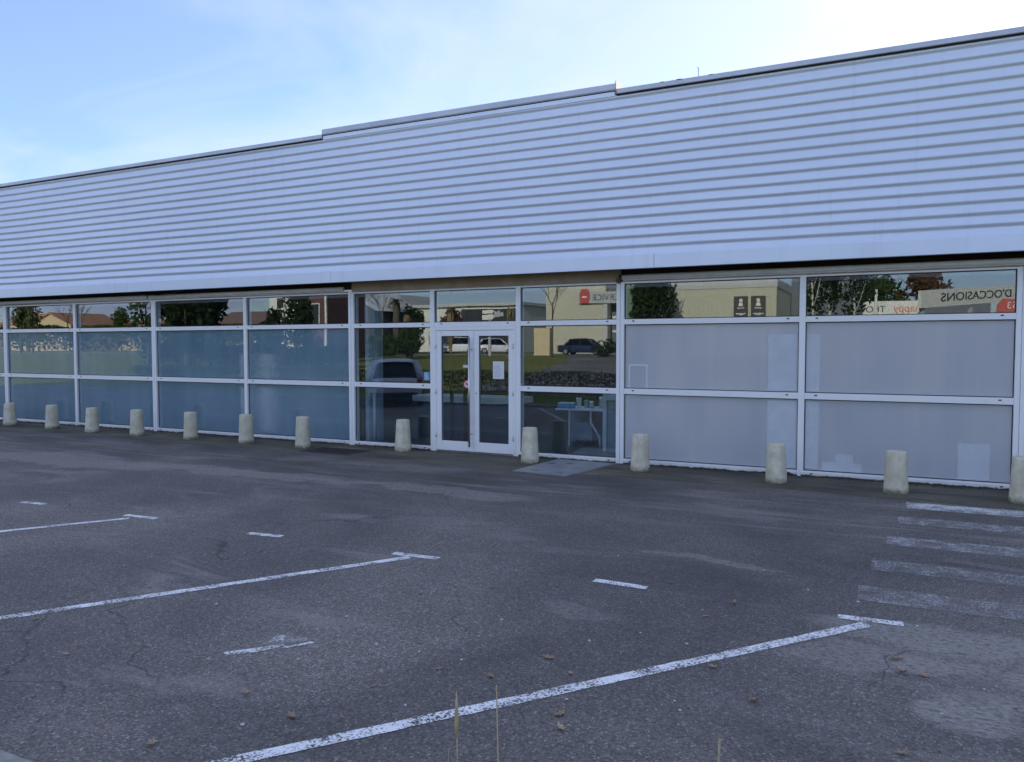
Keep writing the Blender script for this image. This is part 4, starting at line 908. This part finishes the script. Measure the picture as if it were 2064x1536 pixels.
# second cream hall with posters
t = thing('ribbed_warehouse', 'cream ribbed warehouse end wall with two dark posters', 'building', (-7.45, -45, .9))
MB().box(-7.6, 0, -16, 0, 0, 5.05).build('wall', 'rib_cream', t); MB().box(-7.65, .05, -16.05, .06, 5.05, 5.62).build('eaves_band', 'rib_white', t)
MB().box(.051, 5.0, -18, -8, 0, 6.4).build('annex_wall', 'rib_grey', t)
m = MB(); m.prism_y([(.03, 6.4), (5.1, 6.4), (.03, 7.5)], -18.1, -7.9); m.build('annex_roof', 'rib_grey', t)
tag(MB().box(-18.1, -16.95, -44.2, -44.0, .85, 7.2).build('green_screen', 'green_sheet'), 'pale green upright sheet screen left of the dark tree', 'screen')
for (x, lb) in ((-9.82, 'dark poster with white emblem, left of two in the mirror image'), (-8.64, 'dark poster with white emblem, right of two in the mirror image')):
    t = thing('wall_poster', lb, 'poster', (x, -44.98, 3.1), 0, 'posters on the ribbed warehouse')
    MB().box(-.49, .49, 0, .03, 0, 2.25).build('panel', 'sign_dark', t)
    m = MB(); n = 14
    m.add([(.13 * math.cos(2 * PI * k / n), .034, 1.95 + .13 * math.sin(2 * PI * k / n)) for k in range(n)], [tuple(range(n))]); m.add([(-.18, .034, 1.55), (.18, .034, 1.55), (.10, .034, 1.80), (-.10, .034, 1.80)], [(0, 1, 2, 3)])
    m.build('emblem', 'sign_white', t); m = MB()
    for z, w in ((1.38, .24), (1.0, .34), (.92, .18), (.62, .36), (.50, .30), (.20, .2)): m.box(-w, w, .0305, .035, z, z + .055)
    m.build('print_lines', 'sign_white', t)
# low white showroom with black glazing
t = thing('low_showroom', 'low white building with black glazing across the road', 'building', (-70, -78, 1.04))
MB().box(0, 27.2, -12, 0, 0, 6.0).build('wall', 'wall_white', t); MB().box(-.3, 27.5, -12.3, .5, 6.0, 6.4).build('roof_band', 'rib_white', t)
MB().box(18.4, 27.0, .01, .2, 0, 5.6).build('window', 'dark_glass', t)
for x in (18.6, 20.6, 22.6, 24.6, 26.6): MB().box(x, x + .12, .201, .26, 0, 5.6).build('mullion', 'wall_dark', t)
MB().box(0, 6.5, -11, -.5, 6.41, 8.2).build('upper_block', 'wall_white', t)
for x in (8.2, 14.2): MB().box(x, x + 3.0, .01, .1, .2, 3.6).build('window', 'dark_glass', t)
# arrow sign
t = thing('arrow_sign', 'white arrow-shaped direction sign before the black glazing', 'sign', gl(-31.6, -48))
MB().box(-.12, .12, -.06, .06, 0, 3.3).build('post', 'sign_grey', t)
m = MB(); m.prism_y([(-.7, 3.15), (.25, 3.15), (.45, 3.35), (.45, 3.55), (.3, 3.62), (-.7, 3.55)], .061, .13); m.prism_y([(-.7, 3.66), (.3, 3.70), (.45, 3.85), (.3, 4.02), (-.7, 3.95)], .061, .13); m.build('arrow_board', 'sign_white', t)
m = MB(); m.prism_y([(.47, 3.35), (1.4, 3.45), (1.35, 3.8), (1.1, 3.75), (.95, 4.0), (.75, 3.8), (.47, 3.95)], .065, .12); m.build('arrow_tail', 'sign_grey', t)
tag(MB().prism_z([(-28.25, -50.4), (-26.7, -50.4), (-26.7, -49.8), (-28.25, -49.8)], .95, 3.4).build('utility_cabinet', 'box_tan', bevel=.03), 'tan utility cabinet standing before the cream hall', 'cabinet')
# houses on the left
def house(name, lb, loc, w, d, hw, hr, wall, roof, axis='x', cat='house'):
    t = thing(name, lb, cat, loc); MB().box(-w / 2, w / 2, -d, 0, 0, hw).build('wall', wall, t)
    m = MB()
    if axis == 'x': m.prism_x([(.4, hw - .1), (-d / 2, hw + hr), (-d - .4, hw - .1), (-d / 2, hw + hr - .25)], -w / 2 - .3, w / 2 + .3)
    else:
        m.prism_y([(-w / 2 - .4, hw - .15), (0, hw + hr), (w / 2 + .4, hw - .15), (0, hw + hr - .28)], -d - .3, .35)
        MB().prism_y([(-w / 2, hw), (w / 2, hw), (0, hw + hr - .3)], -.25, -.01).build('gable', wall, t)
    m.build('roof', roof, t); return t
h = house('tall_house', 'white two-storey house with one dark window, mirrored in a teal bay', (-54.2, -48, 1.0), 5.2, 8, 6.9, 1.6, 'wall_white', 'roof_tile'); win(h, -1.7, -.7, 4.6, 5.7, 0); win(h, 1.0, 2.0, 4.6, 5.7, 0); win(h, -1.7, -.7, 1.6, 2.9, 0)
h = house('dark_annex', 'dark red-brown flat building with a white edge strip', (-42.4, -38, .7), 2.6, 5, 6.6, .1, 'wall_brownred', 'wall_dark'); MB().box(1.1, 1.28, .01, .12, 0, 6.7).build('edge_strip', 'sign_white', h); win(h, -.9, .5, 2.6, 4.6, 0)
h = house('gabled_house', 'grey gabled house with a white verge next to the entrance', (-50.0, -52, 1.04), 6.5, 8, 4.5, 2.2, 'wall_dark', 'wall_white', 'y'); win(h, .3, 1.5, 3.2, 4.3, 0)
h = house('roofed_house', 'cream house with brown tiled roof right of the evergreen', (-74.5, -60, 1.04), 8.5, 9, 3.6, 1.7, 'wall_cream', 'roof_brown'); win(h, -2.6, -1.4, 1.4, 3.0, 0); win(h, 1.4, 2.6, 1.4, 3.0, 0)
h = house('gabled_bungalow', 'tan gabled house mirrored in the far left upper pane', (-133.5, -75, 1.04), 11.5, 10, 4.6, 2.2, 'wall_tan', 'roof_tile', 'y'); win(h, -1.5, -.2, 3.0, 4.4, 0); win(h, 2.2, 3.6, 2.4, 3.6, 0)
h = house('tiled_bungalow', 'long low red-tiled bungalow behind the bare trees', (-123.5, -84, 1.04), 17, 9, 3.7, 1.9, 'wall_tan', 'roof_tile'); win(h, -4, -2.6, 1.2, 2.6, 0); win(h, 2, 3.4, 1.2, 2.6, 0)
h = house('tiled_bungalow', 'tan gable at the extreme left edge of the glass', (-150, -78, 1.04), 9, 9, 5.0, 2.0, 'wall_tan', 'roof_tile'); win(h, -2, -.6, 1.2, 2.6, 0)
# car-lot board
A = Vector((6.83, -44, 0)); Bv = Vector((1.2, -34, 0)); ax = (Bv - A); LEN = ax.length; ang = math.atan2(ax.y, ax.x)
t = thing('car_lot_board', 'long white board lettered for second-hand cars at upper right', 'sign', (A.x, A.y, 0), ang)
dz = -0.78 / LEN
m = MB(); m.add([(0, 0, 4.55), (LEN, 0, 3.77), (LEN, 0, 4.69), (0, 0, 5.47), (0, .15, 4.55), (LEN, .15, 3.77), (LEN, .15, 4.69), (0, .15, 5.47)], [(0, 1, 2, 3), (7, 6, 5, 4), (0, 4, 5, 1), (3, 2, 6, 7), (1, 5, 6, 2), (4, 0, 3, 7)]); m.build('board', 'sign_white', t)
tm = text_mesh("S D'OCCASIONS", .62, .01, 1.0, 'LEFT'); wt = max(v.co.x for v in tm.vertices)
for v in tm.vertices: v.co.x = .35 + v.co.x * (LEN * .80 / wt); v.co.y += dz * v.co.x
o = link('lettering', tm, 'text_dark', t); o.rotation_euler = (PI / 2, 0, 0); o.location = (0, -.012, 5.01)
for u in (.6, LEN * .5, LEN - .6): MB().box(u - .1, u + .1, .151, .35, 0, 4.0).build('post', 'sign_grey', t)
# swap shop building with lettered band
t = thing('swap_shop', 'pale shop with an orange and dark lettered band', 'building', (-.5, -62.2, 1.04))
MB().box(-3.0, 7.5, -10, 0, 0, 4.4).build('wall', 'rib_grey', t); MB().box(-3.05, 2.6, .001, .2, 3.2, 4.55).build('sign_band', 'sign_white', t); MB().box(2.2, 2.55, .201, .25, 2.0, 3.6).build('teal_panel', 'teal_paint', t)
facing(link('lettering', text_mesh('happy', .95, .01, .95, 'LEFT'), 'text_orange', t), (2.45, .21, 3.9)); facing(link('lettering', text_mesh('TROC', .75, .01, 1.0, 'LEFT'), 'text_dark', t), (-.25, .21, 3.85))
t = thing('red_banner', 'red banner with white lettering at the far right upper pane', 'banner', (4.6, -30, gz(4.6, -30)))
m = MB(); m.prism_y([(-.5, 2.4), (.6, 2.4), (.6, 3.45), (-.2, 3.52), (-.42, 3.25)], 0, .06); m.build('cloth', 'sign_red', t)
facing(link('lettering', text_mesh('53', .42), 'sign_white', t), (.15, .066, 3.2)); MB().tube([(.62, .03, 0), (.62, .03, 3.7)], .03, 8).build('pole', 'steel', t); MB().tube([(-.52, .03, 0), (-.52, .03, 2.7)], .03, 8).build('pole', 'steel', t)
tag(MB().tube([(-1.06, -40, .7), (-1.06, -40, 5.2)], [.09, .07], 10).build('white_pole', 'sign_white', smooth=True), 'slim white pole before the rusty trees', 'pole')

# ---- cars
simple('paint_silver', (0.74, 0.72, 0.76), 0.25, 0.1, var=.03); simple('paint_white', (0.75, 0.75, 0.74), 0.25, var=.03); simple('paint_navy', (0.02, 0.03, 0.07), 0.2, var=.03); simple('tyre', (0.02, 0.02, 0.02), 0.9); simple('tail_red', (0.45, 0.02, 0.02), 0.3); simple('lamp_clear', (0.75, 0.75, 0.75), 0.15)
def car(name, lb, loc, rz, paint, L=4.1, W=1.74, H=1.47, hatch=True):
    """nose towards +X of the car's own frame"""
    t = thing(name, lb, 'car', loc, rz); hw = W / 2; belt = H * .60
    # lower body: rounded sections along the length
    st = [(-L / 2, .80, .42, belt * .92), (-L / 2 + .12, .93, .26, belt * 1.02), (-L * .3, 1.0, .2, belt * 1.03), (0, 1.0, .2, belt), (L * .25, 1.0, .2, belt * .98), (L * .38, .96, .22, belt * .90), (L / 2 - .15, .88, .26, belt * .78), (L / 2, .72, .36, belt * .62)]
    m = MB(); ring = 12; vs = []
    for x, w, z0, z1 in st:
        w *= hw; zm = (z0 + z1) / 2
        sec = [(-w * .86, z0), (-w * .97, z0 + .10), (-w, zm), (-w * .985, z1 - .12), (-w * .90, z1 - .02), (-w * .5, z1 + .015), (w * .5, z1 + .015), (w * .90, z1 - .02), (w * .985, z1 - .12), (w, zm), (w * .97, z0 + .10), (w * .86, z0)]
        vs += [(x, y, z) for y, z in sec]
    n = len(st); m.add(vs, [(i * ring + k, i * ring + (k + 1) % ring, (i + 1) * ring + (k + 1) % ring, (i + 1) * ring + k) for i in range(n - 1) for k in range(ring)] + [tuple(range(ring - 1, -1, -1)), tuple((n - 1) * ring + k for k in range(ring))])
    m.build('body', paint, t, smooth=True, bevel=0.02)
    # greenhouse
    rb = -L / 2 + (.16 if hatch else .75); rtop = -L / 2 + (.62 if hatch else 1.25); ft = L * .10; fb = L * .27
    wb, wt = hw * .90, hw * .70; zb, zt = belt - .01, H - .05
    P = {'rbl': (rb, -wb, zb), 'rbr': (rb, wb, zb), 'rtl': (rtop, -wt, zt), 'rtr': (rtop, wt, zt), 'ftl': (ft, -wt, zt), 'ftr': (ft, wt, zt), 'fbl': (fb, -wb, zb), 'fbr': (fb, wb, zb)}
    m = MB(); q = [P[k] for k in ('rbl', 'rbr', 'rtr', 'rtl')]; m.add(q, [(0, 1, 2, 3)]); m.build('rear_window', 'car_glass', t)
    m = MB(); m.add([P[k] for k in ('fbr', 'fbl', 'ftl', 'ftr')], [(0, 1, 2, 3)]); m.build('windscreen', 'car_glass', t)
    for s in ('l', 'r'):
        m = MB(); m.add([P['rb' + s], P['rt' + s], P['ft' + s], P['fb' + s]], [(0, 1, 2, 3)] if s == 'l' else [(3, 2, 1, 0)]); m.build('side_window', 'car_glass', t)
        for a, b, r in (('rb', 'rt', .10), ('fb', 'ft', .045)):
            m = MB(); m.tube([P[a + s], P[b + s]], [r * 1.25, r], 8); m.build('pillar', paint, t, smooth=True)
        y = wb * (-1 if s == 'l' else 1); y2 = wt * (-1 if s == 'l' else 1); m = MB(); m.tube([(-.1, y, zb), (-.16, y2, zt)], .04, 6); m.build('pillar', 'black_plastic', t)
    m = MB(); vs = []
    for x, kx, dz in ((rtop - .12, .92, -.03), (rtop + .2, 1.0, .035), ((rtop + ft) / 2, 1.02, .055), (ft - .15, 1.0, .035), (ft + .06, .95, -.02)): vs += [(x, -wt * kx - .05, zt - .04 + dz), (x, -wt * .75 * kx, zt + .02 + dz), (x, 0, zt + .035 + dz), (x, wt * .75 * kx, zt + .02 + dz), (x, wt * kx + .05, zt - .04 + dz)]
    m.add(vs, [(i * 5 + k, (i + 1) * 5 + k, (i + 1) * 5 + k + 1, i * 5 + k + 1) for i in range(4) for k in range(4)]); m.build('roof', paint, t, smooth=True)
    MB().tube([(rtop + .15, 0, zt + .06), (rtop - .05, 0, zt + .26)], .006, 5).build('aerial', 'black_plastic', t)
    for sx in (-L * .31, L * .31):
        for sy in (-1, 1):
            c = (sx, sy * (hw - .10), .31); w = bpy.data.objects.new('wheel', None); col.objects.link(w); w.parent = t; w.location = c
            y0, y1 = -.10, .10
            MB().tube([(0, y0, 0), (0, y0 + .03, 0), (0, y1 - .03, 0), (0, y1, 0)], [.27, .31, .31, .27], 20).build('tyre', 'tyre', w, smooth=True); MB().tube([(0, y0 - .004 if sy < 0 else y1 - .02, 0), (0, y0 + .02 if sy < 0 else y1 + .004, 0)], .19, 14).build('rim', 'steel', w)
    for sy in (-1, 1):
        MB().box(-L / 2 - .01, -L / 2 + .16, sy * hw * .86 - .10, sy * hw * .86 + .06 if sy < 0 else sy * hw * .86 + .06, belt * .72, belt * 1.0).build('tail_light', 'tail_red', t, bevel=.03)
        MB().box(L / 2 - .22, L / 2 - .03, sy * hw * .68 - .13, sy * hw * .68 + .13, belt * .62, belt * .76).build('headlight', 'lamp_clear', t, bevel=.03)
    MB().box(-L / 2 - .04, -L / 2 + .1, -hw * .76, hw * .76, .28, .44).build('bumper', 'black_plastic', t, bevel=.03); MB().box(-L / 2 - .012, -L / 2 + .05, -.26, .26, belt * .72, belt * .72 + .11).build('number_plate', 'sign_white', t)
    return t
a = math.atan2(-1.0, -0.68)
car('parked_hatchback', 'silver hatchback parked in an angled bay, its tail mirrored left of the door', (-14.6, -9.35, 0.0), a, 'paint_silver', 4.0, 1.76, 1.41)
car('white_suv', 'white tall car parked beyond the lawn, mirrored in the left door leaf', (-39.6, -56.6, 1.04), PI * .93, 'paint_white', 4.4, 1.82, 1.66)
car('silver_car', 'silver grey car mirrored in the right door leaf', (-36.2, -58.2, 1.04), -.5, 'paint_silver', 4.1, 1.76, 1.55)
car('navy_car', 'dark blue saloon before the cream hall', (-24.2, -51.6, 1.04), .02, 'paint_navy', 4.4, 1.78, 1.46, False)
